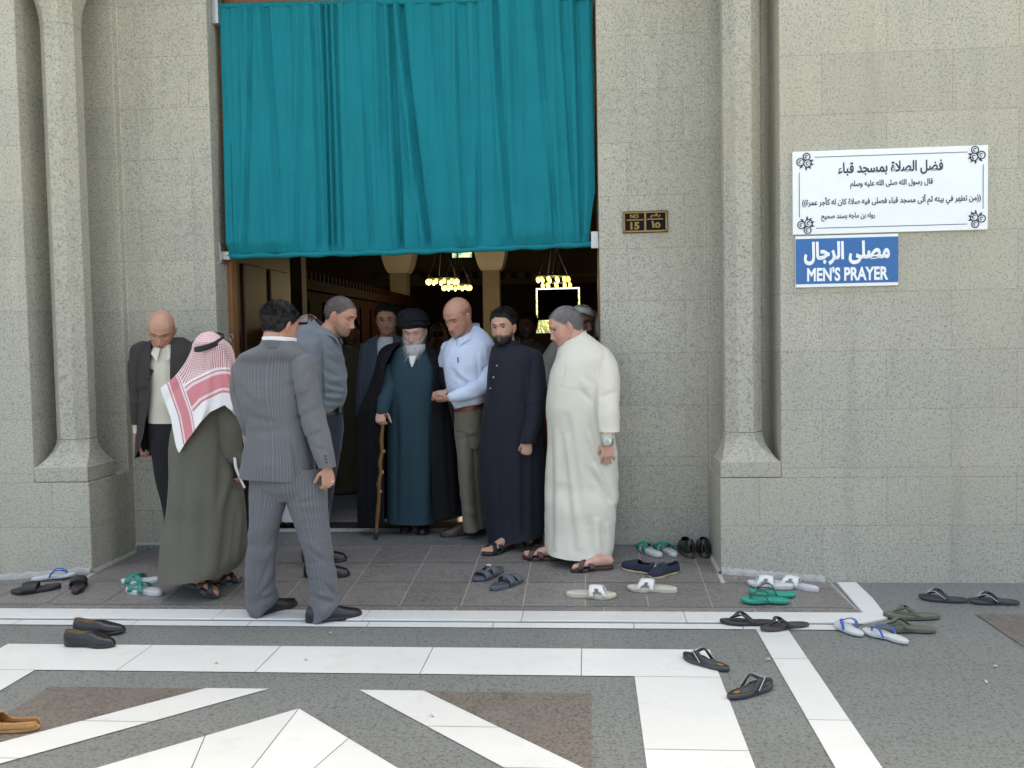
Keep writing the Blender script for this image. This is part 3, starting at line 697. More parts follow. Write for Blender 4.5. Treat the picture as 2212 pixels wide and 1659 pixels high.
def band(P0, P1, h, w0, w1, m=22, n=9, lean=0.0, fork=0.0):
    """strap from P0 over the foot to P1; w0/w1: width along the foot at both ends"""
    P0, P1 = np.array(P0, float), np.array(P1, float); G = np.zeros((m, n, 3))
    for i in range(m):
        t = i / (m - 1); a = math.pi * t; c = P0 + (P1 - P0) * (.5 - .5 * math.cos(a) * (1.06 if 0 < t < 1 else 1)); c = c + np.array([lean * math.sin(a), 0, h * math.sin(a) ** .7])
        w = (w0 + (w1 - w0) * t) * (1 - .22 * math.sin(a) * (fork > 0))
        for j in range(n):
            s = j / (n - 1) - .5; G[i, j] = c + np.array([s * w, 0, -.004 * (2 * s) ** 2])
    b = MB(); b.grid(G, wrap=False)
    if fork: b.F = [f for k, f in enumerate(b.F) if not ((k // (n - 1) < 6 or k // (n - 1) >= m - 7) and abs(k % (n - 1) - (n - 2) / 2) < 2.2 * (1 - min(k // (n - 1), m - 2 - k // (n - 1)) / 6.5))]
    return b
SOLID = lambda o, t=.004: modifier(o, 'SOLIDIFY', thickness=t, offset=0)
FM = {}
def fmat(name, c, rough=.6, bump=.3):
    if name not in FM: FM[name] = plain(name, c, rough, .22, 45, bump)
    return FM[name]
def flip_flop(px, py, ang, label, sole, strap, L=.275, side=1, top=None, lift=0.0, thick=.018, strap_r=.006, wide=False, group=None, logo=None, roll=0.0, trim=None):
    P_ = Place(px, py, ang, 'flip_flop', label, 'flip flop', group, L, lift); O = outline(44, L, .102, side=side)
    G = sole_grid(O, 0, thick, L=L); so = P_.build('sole', MB().grid(G, cap0=True, cap1=True), sole)
    G2 = G[-2:].copy(); G2[0, :, 2] -= .002; G2[1, :, 2] += .0012
    R_ = [G2[1]]; c = G2[1].mean(0)
    for k in (.6, .2): R_.append(c + (G2[1] - c) * k - np.array([0, 0, .002]))
    P_.build('footbed', MB().grid(np.array([G2[0]] + R_), cap1=True), top or sole)
    post = np.array([L * .80, side * -.008, thick]); b = MB(); zt = thick
    if wide:
        for sg_ in (1, -1):
            e = np.array([L * (.40 if sg_ == side else .44), sg_ * .043, zt - .004]); mid = (post + e) / 2 + np.array([0, sg_ * .012, .042]); C = catmull(np.array([post + [0, 0, .014], post * .55 + mid * .45 + [0, 0, .008], mid, e]), 16); Gs = np.zeros((16, 7, 3))
            for i in range(16):
                w = .010 + .020 * (i / 15) ** .8
                for j in range(7): s_ = j / 6 - .5; Gs[i, j] = C[i] + np.array([s_ * w * 1.1, -sg_ * abs(s_) * .006 + s_ * sg_ * w * .35, -.004 * (2 * s_) ** 2])
            b.grid(Gs, wrap=False)
        so2 = SOLID(P_.build('strap', b, strap), .005)
    else:
        for sg_ in (1, -1):
            e = np.array([L * (.40 if sg_ == side else .45), sg_ * .044, zt - .002]); m1 = post * .6 + e * .4 + np.array([0, sg_ * .012, .034]); m2 = post * .2 + e * .8 + np.array([0, sg_ * .008, .03])
            b.grid(tube([post + [0, 0, .016], m1, m2, e], [(strap_r * .8, strap_r * .5), (strap_r * 1.2, strap_r * .5), (strap_r * 1.6, strap_r * .5), (strap_r * 1.4, strap_r * .5)], 18, 8, (0, 0, 1)))
        b.grid(tube([post - [0, 0, .004], post + [0, 0, .02]], [.005, .005], 6, 8)); P_.build('strap', b, strap)
    if trim:
        tb = MB()
        for sg_ in (1, -1):
            e = np.array([L * .46, sg_ * .052, zt + .002]); m1 = post * .55 + e * .45 + np.array([.006, sg_ * .014, .037]); tb.grid(tube([post + [.006, 0, .019], m1, e], [.0022] * 3, 14, 6))
        P_.build('strap_piping', tb, trim)
    if logo:
        lb = MB(); th_ = np.linspace(0, 2 * math.pi, 14, endpoint=False); lb.grid(np.array([[(L * .17 + .017 * k * math.cos(t), .010 * k * math.sin(t), thick + .0025) for t in th_] for k in (1, .55)])); lb.box(L * .17 - .004, L * .17 + .004, -.006, .006, thick + .001, thick + .0028)
        P_.build('heel_emblem', lb, logo, smooth=False)
    return P_
def slide(px, py, ang, label, sole, strap, L=.28, side=1, style='wide', top=None, group=None, name='slide_sandal', logo=None, heel=.006, thick=.024, lift=0.0):
    P_ = Place(px, py, ang, name, label, 'sandal', group, L, lift); O = outline(44, L, .108, side=side); G = sole_grid(O, 0, thick, heel=heel, L=L)
    P_.build('sole', MB().grid(G, cap0=True, cap1=True), sole)
    G2 = G[-2:].copy(); G2[0, :, 2] -= .002; G2[1, :, 2] += .0012; R_ = [G2[1]]; c = G2[1].mean(0)
    for k in (.7, .35): R_.append(c + (G2[1] - c) * k - np.array([0, 0, .004 * (1 - k)]))
    P_.build('footbed', MB().grid(np.array([G2[0]] + R_), cap1=True), top or sole)
    z = thick * .55; y0, y1 = -.05 + side * .004, .05 + side * .004
    if style == 'wide':
        SOLID(P_.build('strap', band((L * .62, y0, z), (L * .64, y1, z), .052, .105, .085, lean=-.012), strap), .004)
    elif style == 'open':                # broad strap with a window at the side
        SOLID(P_.build('strap', band((L * .64, y0, z), (L * .64, y1, z), .055, .105, .105, lean=-.014, fork=.55), strap), .005)
    elif style == 'cross':
        for a, b_ in ((.80, .50), (.52, .78)):
            SOLID(P_.build('strap', band((L * a, y0, z), (L * b_, y1, z), .046 if a > .6 else .051, .036, .036), strap), .004)
    elif style == 'two':
        for a, h in ((.76, .042), (.50, .055)):
            SOLID(P_.build('strap', band((L * a, y0, z), (L * (a - .02), y1, z), h, .046, .046, lean=-.008), strap), .005)
    if logo:
        th_ = np.linspace(0, 2 * math.pi, 17); lb = MB(); zc = thick * .55 + .0605
        lb.grid(tube([(L * .49 + .012 * math.cos(t), .014 * math.sin(t), zc - 2.2 * (.014 * math.sin(t)) ** 2 * 10 * .3) for t in th_], [.0028] * 17, 28, 6)); P_.build('emblem', lb, logo)
    return P_
INW = -1
def shoe_shell(P_, L, W, H, side, op0, op1, rimh, upper, inner, sole, heel=.012, back=0.9, pointy=.0, sole_t=.012, cut=None):
    m, n = 46, 33; G = np.zeros((m, n, 3)); T_ = np.linspace(0, 1, m); PH = np.linspace(0, math.pi, n)
    for i, t in enumerate(T_):
        w = W * np.interp(t, [0, .03, .1, .3, .5, .7, .85, .95, 1], [.10, .24, .34, .36, .40, .48, .42 - pointy * .1, .28 - pointy * .1, .06])
        h = H * np.interp(t, [0, .04, .12, .3, .45, .55, .7, .85, .95, 1], [.55, .92, 1.0, .95, .98, .95, .72, .55, .42, .16])
        yc = side * W * (.10 * math.sin(t * math.pi * 1.1) - .05)
        for j, a in enumerate(PH):
            c, s = math.cos(a), math.sin(a); G[i, j] = (t * L, yc + w * math.copysign(abs(c) ** .8, c), sole_t + heel * max(0, 1 - t / .45) + (h) * abs(s) ** .75)
    Fs = []; keep = lambda t, j: not (op0 < t < op1 and abs(j - n / 2 + .5) < (n / 2 - rimh) * math.sqrt(max(0, 1 - ((t - (op0 + op1) / 2) / ((op1 - op0) / 2)) ** 6)))
    for i in range(m - 1):
        for j in range(n - 1):
            if keep((T_[i] + T_[i + 1]) / 2, j): Fs.append((i * n + j, i * n + j + 1, (i + 1) * n + j + 1, (i + 1) * n + j))
    b = MB().add(G, Fs); up = P_.build('upper', b, upper); up.data.materials.append(inner); modifier(up, 'SOLIDIFY', thickness=.0035, offset=INW, material_offset=1)
    O = outline(44, L * .96, W * .92, side=side) + [L * .02, 0]
    S = sole_grid(outline(44, L * 1.01, W * 1.02, side=side) - [L * .005, 0], 0, sole_t + .002, heel=heel, L=L); P_.build('sole', MB().grid(S, cap0=True, cap1=True), sole)
    Q = O.mean(0) + (O - O.mean(0)) * .84; zz = sole_t + .006 + heel * np.clip(1 - Q[:, 0] / (L * .45), 0, 1)
    P_.build('insole', MB().add(np.c_[Q, zz], [tuple(range(44))]), inner, smooth=False); return up
def loafer(px, py, ang, label, upper, inner, sole, L=.3, side=1, pointy=.6, H=.075, group=None, name='loafer', cat='shoe', lift=0.0, op=(.05, .48), rimh=6, sole_t=.012, heel=.014, toggle=False, emblem=None):
    P_ = Place(px, py, ang, name, label, cat, group, L, lift); shoe_shell(P_, L, .105, H, side, op[0], op[1], rimh, upper, inner, sole, heel, pointy=pointy, sole_t=sole_t)
    if toggle: SOLID(P_.build('vamp_strap', band((L * .53, -.045, .03), (L * .53, .045, .03), H * .72, .02, .02), upper), .003)
    if emblem:
        b = MB(); th_ = np.linspace(0, 2 * math.pi, 15); b.grid(tube([(L * .72 + .008 * math.cos(t), -.030 * side * 0 - .018 + .004 * math.sin(t), sole_t + H * .68 + .008 * math.sin(t)) for t in th_], [.0022] * 15, 20, 5)); P_.build('emblem', b, emblem)
    return P_
K = lambda r, g, b, k=.42: mul(srgb(r, g, b), k)
blk = fmat('black_eva', (.016, .016, .018), .5); dk = fmat('dark_grey_foam', (.05, .052, .058), .7); wht = fmat('off_white_foam', (.52, .53, .53), .6); grn = fmat('green_strap', (.005, .22, .155), .5)
blue = fmat('blue_strap', (.025, .09, .36), .5); navy = fmat('navy_canvas', (.012, .016, .032), .85); jute = fmat('jute_sole', (.42, .33, .2), .9); leather = fmat('black_leather', (.014, .013, .016), .3, .15); tanl = fmat('tan_lining', (.45, .31, .16), .6)
tan = fmat('tan_leather', (.42, .22, .075), .6); white = fmat('white_leather', (.66, .65, .62), .45); cream = fmat('cream_sole', (.50, .46, .36), .6); greys = fmat('grey_rubber', (.075, .085, .10), .6); olive = fmat('olive_foam', (.11, .115, .085), .7)
orange = fmat('orange_suede', (.30, .115, .02), .7); olst = fmat('olive_strap', (.09, .10, .075), .7); teal = fmat('teal_foam', (.01, .27, .19), .55); gst = fmat('dark_green_strap', (.03, .065, .055), .6); pip = fmat('pale_piping', (.42, .42, .42), .5); emb = fmat('orange_emblem', (.42, .16, .02), .5); browni = fmat('brown_footbed', (.045, .03, .022), .7); wlogo = fmat('white_emblem', (.6, .6, .62), .5)
R_ = math.radians
# by the left pier
slide(78, 1275, R_(205), 'black slide sandal lying askew at the far left, nearest the frame edge', blk, blk, .29, 1, 'wide', browni, name='slide_sandal')
slide(168, 1268, R_(118), 'black slide sandal with its toe to the wall, beside the white and blue flip flop', blk, blk, .275, -1, 'wide', browni)
flip_flop(117, 1250, R_(12), 'white flip flop with blue straps at the left pier, behind the black slides', wht, blue, .28, 1, None, .012, strap_r=.008)
slide(307, 1257, R_(188), 'white sandal with green crossed straps left of the olive robed man, farther one', wht, grn, .27, 1, 'cross')
slide(313, 1279, R_(165), 'white sandal with green crossed straps left of the olive robed man, nearer one', wht, grn, .27, -1, 'cross')
loafer(196, 1392, R_(-2), 'black leather loafer with tan lining on the white marble strip, front of the pair', leather, tanl, leather, .285, 1, H=.066, rimh=10, group='black loafers on the marble strip')
loafer(214, 1365, R_(3), 'black leather loafer with tan lining on grey granite behind its mate', leather, tanl, leather, .285, -1, H=.066, rimh=10, group='black loafers on the marble strip')
loafer(8, 1572, R_(180), 'tan leather slipper cut off by the left edge of the picture', tan, tan, tan, .30, 1, 0, .062, name='slipper', cat='slipper', op=(-.1, .55), rimh=4, heel=.004)
# in front of the men
slide(1056, 1243, R_(235), 'grey rubber slide with a white emblem in front of the black robed man', greys, greys, .28, 1, 'two', dk, logo=wlogo)
slide(1095, 1262, R_(52), 'plain grey rubber slide right of its mate with the white emblem', greys, greys, .28, -1, 'two', dk)
slide(1277, 1287, R_(-4), 'white sandal with a broad strap on brown tiles, left of two lying apart', cream, white, .30, 1, 'open')
slide(1409, 1274, R_(170), 'white sandal with a broad strap just in front of the navy canvas shoes', cream, white, .30, -1, 'open')
loafer(1377, 1231, R_(150), 'navy canvas espadrille with a jute sole, left of the pair', navy, navy, jute, .24, 1, .3, .062, name='espadrille', op=(.05, .45), rimh=7, heel=.0, sole_t=.016)
loafer(1433, 1240, R_(215), 'navy canvas espadrille with a small white emblem, right of the pair', navy, navy, jute, .24, -1, .3, .062, name='espadrille', op=(.05, .45), rimh=7, heel=.0, sole_t=.016, emblem=wlogo)
slide(1404, 1192, R_(118), 'white sandal with green straps by the right porch wall, left of its mate', wht, grn, .27, 1, 'cross')
slide(1441, 1192, R_(112), 'white sandal with green straps right next to the worn black shoes', wht, grn, .27, -1, 'cross')
loafer(1483, 1194, R_(95), 'worn black slip on shoe in the right porch corner, left of the pair', leather, browni, fmat('brown_sole', (.08, .065, .05), .7), .29, 1, .1, .10, name='slip_on_shoe', op=(.06, .55), rimh=8, sole_t=.022)
loafer(1519, 1194, R_(88), 'worn black slip on shoe in the right porch corner, touching the wall', leather, browni, fmat('brown_sole', (.08, .065, .05), .7), .29, -1, .1, .10, name='slip_on_shoe', op=(.06, .55), rimh=8, sole_t=.022)
# right of the porch
slide(1664, 1266, R_(172), 'white plastic slide by the base of the right pier, left of the pair', wht, white, .27, 1, 'open')
slide(1720, 1268, R_(158), 'white plastic slide by the base of the right pier, right of the pair', wht, white, .265, -1, 'open')
flip_flop(1668, 1285, R_(170), 'teal flip flop with dark straps, half covered by its mate in front of it', teal, gst, .275, 1, None, .006, group='teal flip flops by the right pier')
flip_flop(1653, 1301, R_(176), 'teal and white flip flop with dark straps, the front one of the pair', teal, gst, .28, -1, None, .01, trim=None, group='teal flip flops by the right pier')
flip_flop(1616, 1345, R_(178), 'black flip flop lying on the white marble edge, left of the pair', blk, blk, .30, 1, browni, wide=True)
flip_flop(1694, 1354, R_(200), 'black flip flop at the head of the narrow white stripe, right of the pair', dk, blk, .29, -1, browni, wide=True, logo=None)
flip_flop(1833, 1359, R_(108), 'white flip flop with blue straps on grey granite, left of the pair', wht, blue, .23, 1, strap_r=.006)
flip_flop(1914, 1375, R_(128), 'white flip flop with blue straps in front of the olive flip flops', wht, blue, .26, -1, strap_r=.006)
for (px, py, a, sd, lb) in ((1970, 1332, R_(178), 1, 'olive flip flop with orange lined strap, the farther of the pair'), (1955, 1360, R_(172), -1, 'olive flip flop with orange lined strap, the nearer of the pair')):
    flip_flop(px, py, a, lb, olive, olst, .30, sd, olive, wide=True, thick=.022)
flip_flop(2037, 1294, R_(162), 'dark grey flip flop with pale piping by the right wall, left of two', dk, blk, .265, 1, blk, wide=True, trim=pip)
flip_flop(2146, 1300, R_(172), 'dark grey flip flop with pale piping by the right wall, nearest the frame edge', dk, blk, .275, -1, blk, wide=True, trim=pip)
flip_flop(1523, 1431, R_(133), 'black flip flop with pale piping on the corner of the wide white strip', dk, blk, .28, 1, blk, wide=True, trim=pip, logo=emb)
flip_flop(1623, 1490, R_(42), 'black flip flop with orange emblem on grey granite between two white strips', dk, blk, .30, -1, blk, wide=True, trim=pip, logo=emb)
# scraps of litter
pel = fmat('white_litter', (.6, .6, .56), .8)
for i, (px, py, lb) in enumerate(((713, 1367, 'white scrap on the granite left of the suit man\'s shoe tip'), (661, 1425, 'white scrap on the long marble strip'), (468, 1432, 'tiny white scrap left of centre on the marble strip'), (2149, 1438, 'white scrap at the far right on grey granite'), (1658, 1424, 'white scrap left of the narrow white stripe'), (931, 1546, 'white scrap on granite between the star and the diagonal band'), (2132, 1472, 'flat white scrap low on the right granite'))):
    p = atz(px, py, .008); q = ball(p, (.009, .007, .005), None, 6, 8); q = q + .0025 * np.random.RandomState(i).randn(*q.shape); tag(MB().grid(q, cap0=True, cap1=True).build('litter_scrap', pel, loc=(p[0], p[1], 0)), lb, 'litter', 'scraps of litter')
# ================================================================== people
U = np.array
def smooth1(a, k=2):
    for _ in range(k): a = np.convolve(np.r_[a[0], a, a[-1]], [.25, .5, .25], 'valid')
    return a
HZ = [-.116, -.112, -.103, -.09, -.07, -.05, -.03, 0, .03, .06, .085, .105, .115, .119]
HW = [.006, .022, .036, .049, .060, .066, .071, .076, .0775, .073, .061, .041, .022, .006]
HF = [-.058, -.070, -.083, -.0885, -.087, -.086, -.0855, -.086, -.0925, -.085, -.068, -.043, -.020, -.004]
HB_ = [-.040, -.028, -.006, .014, .040, .064, .085, .099, .103, .098, .084, .062, .040, .024]
def g1(x, s): return np.exp(-(x / s) ** 2)
def head_grid(m=84, n=96, nose=1.0, jaw=1.0, chub=0.0):
    q = np.linspace(0, 1, m); z = -.116 + .235 * (.5 - .5 * np.cos(q * math.pi)) * .75 + .235 * q * .25
    w, f, b = (smooth1(np.interp(z, HZ, a), 3) for a in (HW, HF, HB_)); w = w + np.interp(z, [-.12, -.1, -.05, 0], [.0, .006, .006, 0]) * chub
    w = w * np.where(z < -.04, jaw, 1)
    th = np.linspace(0, 2 * math.pi, n, endpoint=False); G = np.zeros((m, n, 3)); s, c = np.sin(th), np.cos(th); e = 2 / 2.25
    for i in range(m):
        cy, ry = (f[i] + b[i]) / 2, (b[i] - f[i]) / 2
        G[i] = np.c_[w[i] * np.sign(s) * abs(s) ** e, cy - ry * np.sign(c) * abs(c) ** e, np.full(n, z[i])]
    x, y, zz = G[..., 0], G[..., 1], G[..., 2]; fr = np.clip(-y / .05, 0, 1); ax = abs(x); d = np.zeros_like(x)
    d += np.interp(zz, [-.062, -.054, -.047, -.038, -.02, 0, .016, .03], [0, .004, .022, .027, .017, .009, .005, 0]) * nose * g1(x, np.interp(zz, [-.05, -.035, .01], [.0155, .0125, .010]))
    d += .006 * nose * g1(ax - .013, .008) * g1(zz + .044, .009)
    d -= .0130 * g1(ax - .031, .015) * g1(zz - .002, .0115)
    d += .0070 * g1(ax - .029, .020) * g1(zz - .024, .008) + .0035 * g1(x, .02) * g1(zz - .022, .01)
    d += .0038 * g1(ax - .031, .010) * g1(zz - .001, .006)
    d += .004 * g1(ax - .048, .018) * g1(zz + .022, .016)
    d -= .003 * g1(ax - .040, .012) * g1(zz + .055, .016)
    d += .0050 * g1(x, .021) * g1(zz + .064, .0055) + .0045 * g1(x, .019) * g1(zz + .0765, .006) - .0035 * g1(x, .024) * g1(zz + .0702, .0026)
    d -= .0035 * g1(x, .024) * g1(zz + .087, .007); d += .005 * g1(x, .022) * g1(zz + .103, .012)
    G[..., 1] -= d * fr; return G
def rotm(yaw, pitch, roll):
    a, b, c = map(math.radians, (yaw, pitch, roll))
    Rz = np.array([[math.cos(a), -math.sin(a), 0], [math.sin(a), math.cos(a), 0], [0, 0, 1]]); Rx = np.array([[1, 0, 0], [0, math.cos(b), -math.sin(b)], [0, math.sin(b), math.cos(b)]])
    Ry = np.array([[math.cos(c), 0, math.sin(c)], [0, 1, 0], [-math.sin(c), 0, math.cos(c)]]); return Rz @ Rx @ Ry
def hairline(y): return np.interp(y, [-.1, -.078, -.062, -.045, -.022, -.004, .012, .03, .05, .1], [.076, .072, .062, .039, .016, .006, .004, -.028, -.052, -.060])
def hair_mask(L, top=None):
    m = np.clip((L[..., 2] - hairline(L[..., 1])) / .010, 0, 1)
    return m if top is None else m * np.clip((top - L[..., 2]) / .02, 0, 1)
def beard_mask(L):
    x, y, z = abs(L[..., 0]), L[..., 1], L[..., 2]
    up = np.interp(y, [-.1, -.085, -.06, -.03, -.010, .0], [-.052, -.050, -.046, -.030, .0, .01]); m = np.clip((up - z) / .007, 0, 1) * np.clip((-.004 - y) / .010 + np.clip((-z - .06) / .02, 0, 2), 0, 1) * (y < .025)
    m = m * np.clip((z + .118) / .004, 0, 1)
    lips = np.clip(1.5 - ((x / .022) ** 2 + ((z + .0705) / .0085) ** 2), 0, 1) * (y < -.05); return m * (1 - lips)
class Head:
    def __init__(s, c, yaw=0, pitch=0, roll=0, sc_=1.0, **k): s.c = np.array(c, float); s.R = rotm(yaw, pitch, roll); s.s = sc_; s.G = head_grid(**k)
    def w(s, L): return s.c + (np.asarray(L) * s.s) @ s.R.T
    def loc(s, V): return ((V - s.c) @ s.R) / s.s
    def pieces(s):
        out = [s.w(s.G)]
        for sg in (1, -1):
            Re = rotm(-sg * 22, 0, sg * 8); out.append(s.w(ball((sg * .0775, .010, -.008), (.0085, .0185, .031), Re, 10, 14))); out.append(s.w(ball((sg * .074, .006, -.034), (.006, .010, .010), None, 8, 10)))
        return out
    def neck(s, base, r=.058, r2=.066): return tube([s.w((0, .020, -.035)), s.w((0, .022, -.085)), base], [r * s.s, r * s.s, r2 * s.s], 14, 20)
def skin_cols(V, hd, base, hair=None, buzz=0.0, fringe=None, beard=0.0, beardc=None, brow=.95, eyes='open', lips=1.0, under=0.0):
    C = np.tile(np.array(base, float), (len(V), 1)); n = fbm(V * 55, 3, 2); C *= (1 + .05 * n)[:, None]
    if hd is None: return C
    L = hd.loc(V); near = (np.linalg.norm(L, axis=1) < .17); x, y, z = L[:, 0], L[:, 1], L[:, 2]; ax = abs(x); fr = (y < -.03) & near
    def mix(m, c):
        m = np.clip(m, 0, 1)[:, None]; C[:] = C * (1 - m) + np.array(c) * m
    mix(.35 * g1(ax - .045, .02) * g1(z + .03, .02) * fr + .4 * g1(x, .014) * g1(z + .04, .012) * fr, (base[0] * 1.02, base[1] * .72, base[2] * .68))
    mix(.35 * ((ax > .070) & near & (abs(y) < .03) & (abs(z) < .05)), (base[0], base[1] * .72, base[2] * .68))
    if beard: mix(beard * beard_mask(L) * near * np.clip(.80 + .45 * fbm(V * 160, 9, 2) - .25 * (z > -.045), 0, 1), beardc or hair)
    if hair is not None and buzz: mix(buzz * hair_mask(L, fringe) * near * (1 - .9 * ((ax > .0775) & (abs(y - .01) < .022) & (abs(z + .008) < .034))), hair)
    mix(lips * .75 * np.clip(1.25 - ((x / .021) ** 2 + ((z + .0705) / .0085) ** 2), 0, 1) * fr, (base[0] * .82, base[1] * .48, base[2] * .47))
    mix(.8 * g1(z + .0702, .0022) * (ax < .022) * fr, (base[0] * .3, base[1] * .2, base[2] * .2))
    if brow: mix(brow * np.clip(1.3 - (((ax - .031) / .020) ** 2 + ((z - .0245 + 7 * (ax - .028) ** 2) / .0052) ** 2), 0, 1) * fr, hair if hair is not None else (.05, .04, .035))
    if under: mix(under * g1(ax - .03, .014) * g1(z + .014, .008) * fr, mul(base, .55))
    if eyes == 'open':
        mix(.9 * np.clip(1.4 - (((ax - .031) / .0125) ** 2 + ((z - .002) / .0052) ** 2), 0, 1) * fr, (.30, .27, .25)); mix(1.0 * np.clip(1.5 - (((ax - .031) / .0062) ** 2 + ((z - .002) / .0056) ** 2), 0, 1) * fr, (.02, .013, .01)); mix(.8 * np.clip(1.2 - (((ax - .031) / .015) ** 2 + ((z - .0075) / .0026) ** 2), 0, 1) * fr, (.03, .02, .018))
    elif eyes: mix(.85 * np.clip(1.3 - (((ax - .031) / .014) ** 2 + ((z + .003) / .0032) ** 2), 0, 1) * fr, (.045, .028, .022))
    return C
def skin_mat():
    t = NT('skin'); a = t.attr('col', 'Color'); v = t.coord(); t.base(t.mix(t.math('MULTIPLY', t.noise(v, 90, 3), .25), a, t.mix(1.0, a, (.8, .72, .68), 'MULTIPLY'))).rough(.52)
    t.set(Subsurface_Weight=.08, Subsurface_Scale=.01, Specular_IOR_Level=.35); t.bump(t.noise(v, 240, 2), .12, .002); return t.m
M['skin'] = skin_mat()
def hair_mat(name, c):
    t = NT(name); v = t.coord(); t.base(t.mix(t.math('ADD', t.math('MULTIPLY', t.new('ShaderNodeNewGeometry').outputs['Random Per Island'], .6), t.math('MULTIPLY', t.noise(v, 150, 2), .4)), mul(c, .45), mul(c, 1.5))).rough(.55).set(Specular_IOR_Level=.3); t.bump(t.noise(t.vscale(v, 1, 1, .35), 260, 2), .6, .004); return t.m
HAIR = {k: hair_mat(k + '_hair', c) for k, c in dict(black=(.012, .011, .012), grey=(.075, .075, .082), silver=(.20, .19, .19), beard_black=(.028, .020, .016), white=(.41, .39, .36)).items()}
def remesh(pieces, voxel=.004, it=1):
    b = MB()
    for G in pieces: b.grid(G, cap0=True, cap1=True)
    V, Fs, _ = b.arr(); me = bpy.data.meshes.new('tmp'); me.from_pydata(V.tolist(), [], Fs); o = bpy.data.objects.new('tmp', me); link(o)
    bm_fix(me); modifier(o, 'REMESH', mode='VOXEL', voxel_size=voxel); modifier(o, 'SMOOTH', factor=.5, iterations=it)
    bpy.context.view_layer.update(); m2 = bpy.data.meshes.new_from_object(o.evaluated_get(bpy.context.evaluated_depsgraph_get())); n = len(m2.vertices)
    Vn = np.empty(n * 3); m2.vertices.foreach_get('co', Vn); Fn = [tuple(p.vertices) for p in m2.polygons]
    bpy.data.objects.remove(o); bpy.data.meshes.remove(me); bpy.data.meshes.remove(m2); return Vn.reshape(-1, 3), Fn
def bm_fix(me):
    import bmesh
    bm = bmesh.new(); bm.from_mesh(me); bmesh.ops.recalc_face_normals(bm, faces=bm.faces); bm.to_mesh(me); bm.free()
def hand(w, d, n, side=1, curl=25, s=1.0, thumb=(.55, .8, .15), spread=.05, fist=0):
    """wrist w, finger direction d, palm normal n (towards the palm side); side: which way the thumb lies along l = d x n"""
    w = np.array(w, float); d, n = unit(d), unit(np.array(n) - unit(d) * (np.array(n) @ unit(d))); l = np.cross(d, n) * side; out = []
    out.append(tube([w - d * .035 * s, w, w + d * .03 * s, w + d * .065 * s, w + d * .09 * s], [(.026 * s, .021 * s), (.026 * s, .019 * s), (.036 * s, .017 * s), (.042 * s, .0155 * s), (.041 * s, .013 * s)], 16, 16, n))
    for i, (off, b, ln) in enumerate(((.031, .088, .072), (.0105, .094, .080), (-.0105, .091, .074), (-.031, .083, .057))):
        p = w + d * b * s + l * off * s; q = [p - d * .015 * s, p]; a = 0; dd = unit(d + l * off * spread / .03)
        for k, f in enumerate((.46, .31, .25)):
            a += math.radians(curl * (1.0, 1.25, .9)[k] * (1 + .08 * i)); v = dd * math.cos(a) + n * math.sin(a); p = p + v * ln * f * s; q.append(p)
        out.append(tube(q, [.0098 * s, .0098 * s, .0090 * s, .0082 * s, .0070 * s], 14, 10))
    p = w + d * .022 * s + l * .026 * s + n * .006 * s; t = unit(d * thumb[0] + l * thumb[1] + n * thumb[2]); q = [p, p + t * .036 * s]; t2 = unit(t * .7 + d * .6 + n * (.25 + fist)); q.append(q[-1] + t2 * .032 * s); q.append(q[-1] + unit(t2 + n * (.4 + fist) - l * fist) * .024 * s)
    out.append(tube(q, [.014 * s, .012 * s, .0105 * s, .008 * s], 14, 10)); return out
def fold(V, N, amp, kx, kz, seed=0, ridge=False, z0=None, z1=None, a0=1.0, a1=1.0, ky=None):
    n = fbm(np.c_[V[:, 0] * kx, V[:, 1] * (ky or kx), V[:, 2] * kz], seed, 2)
    if ridge: n = 1 - 2.2 * abs(n)
    w = 1.0 if z0 is None else a0 + (a1 - a0) * np.clip((V[:, 2] - z0) / (z1 - z0), 0, 1)
    return V + N * (amp * n * w)[:, None]
def creases(V, N, lst):
    """grooves along pixel segments on the camera side: (x0, y0, x1, y1, width px, depth m)"""
    px, py = proj(V); face = np.clip(-(N @ FW) * 2.5 + .2, 0, 1); D = np.zeros(len(V))
    for x0, y0, x1, y1, w, d in lst:
        dx, dy = x1 - x0, y1 - y0; l2 = dx * dx + dy * dy; t = ((px - x0) * dx + (py - y0) * dy) / l2; tc = np.clip(t, 0, 1); e = np.hypot(px - x0 - tc * dx, py - y0 - tc * dy); sd = ((px - x0) * dy - (py - y0) * dx) / math.sqrt(l2)
        tap = np.clip(np.minimum(tc + .15, 1.15 - tc) / .35, 0, 1); D += tap * (-d * np.exp(-(e / w) ** 2) + .6 * d * np.exp(-((sd - 2 * w) / (1.4 * w)) ** 2) * (e < 6 * w) * (t > 0) * (t < 1))
    return V + N * (D * face)[:, None]
def loft(rows, Y, m=None, n=64, exp=2.2, yaw=0.0):
    """rows: (py, xl, xr, front depth, back depth, y offset[, py of the right end]) -> closed rings that keep the outline"""
    R_ = []
    for r in rows:
        py, xl, xr, df, db = r[:5]; yo = r[5] if len(r) > 5 else 0; pr = r[6] if len(r) > 6 else py
        a, b = at(xl, py, Y + yo), at(xr, pr, Y + yo); R_.append([*(a + b) / 2, (b[0] - a[0]) / 2, df, db, (b[2] - a[2]) / 2])
    C = catmull(np.array(R_), m or max(24, len(rows) * 9)); th = np.linspace(0, 2 * math.pi, n, endpoint=False); s, c = np.sin(th), np.cos(th); e = 2 / exp
    G = np.zeros((len(C), n, 3))
    for i, (x, y, z, rx, df, db, tz) in enumerate(C):
        sx = np.sign(s) * abs(s) ** e; G[i, :, 0] = x + rx * sx; G[i, :, 1] = y - np.where(c > 0, df, db) * np.sign(c) * abs(c) ** e; G[i, :, 2] = z + tz * sx
    return G
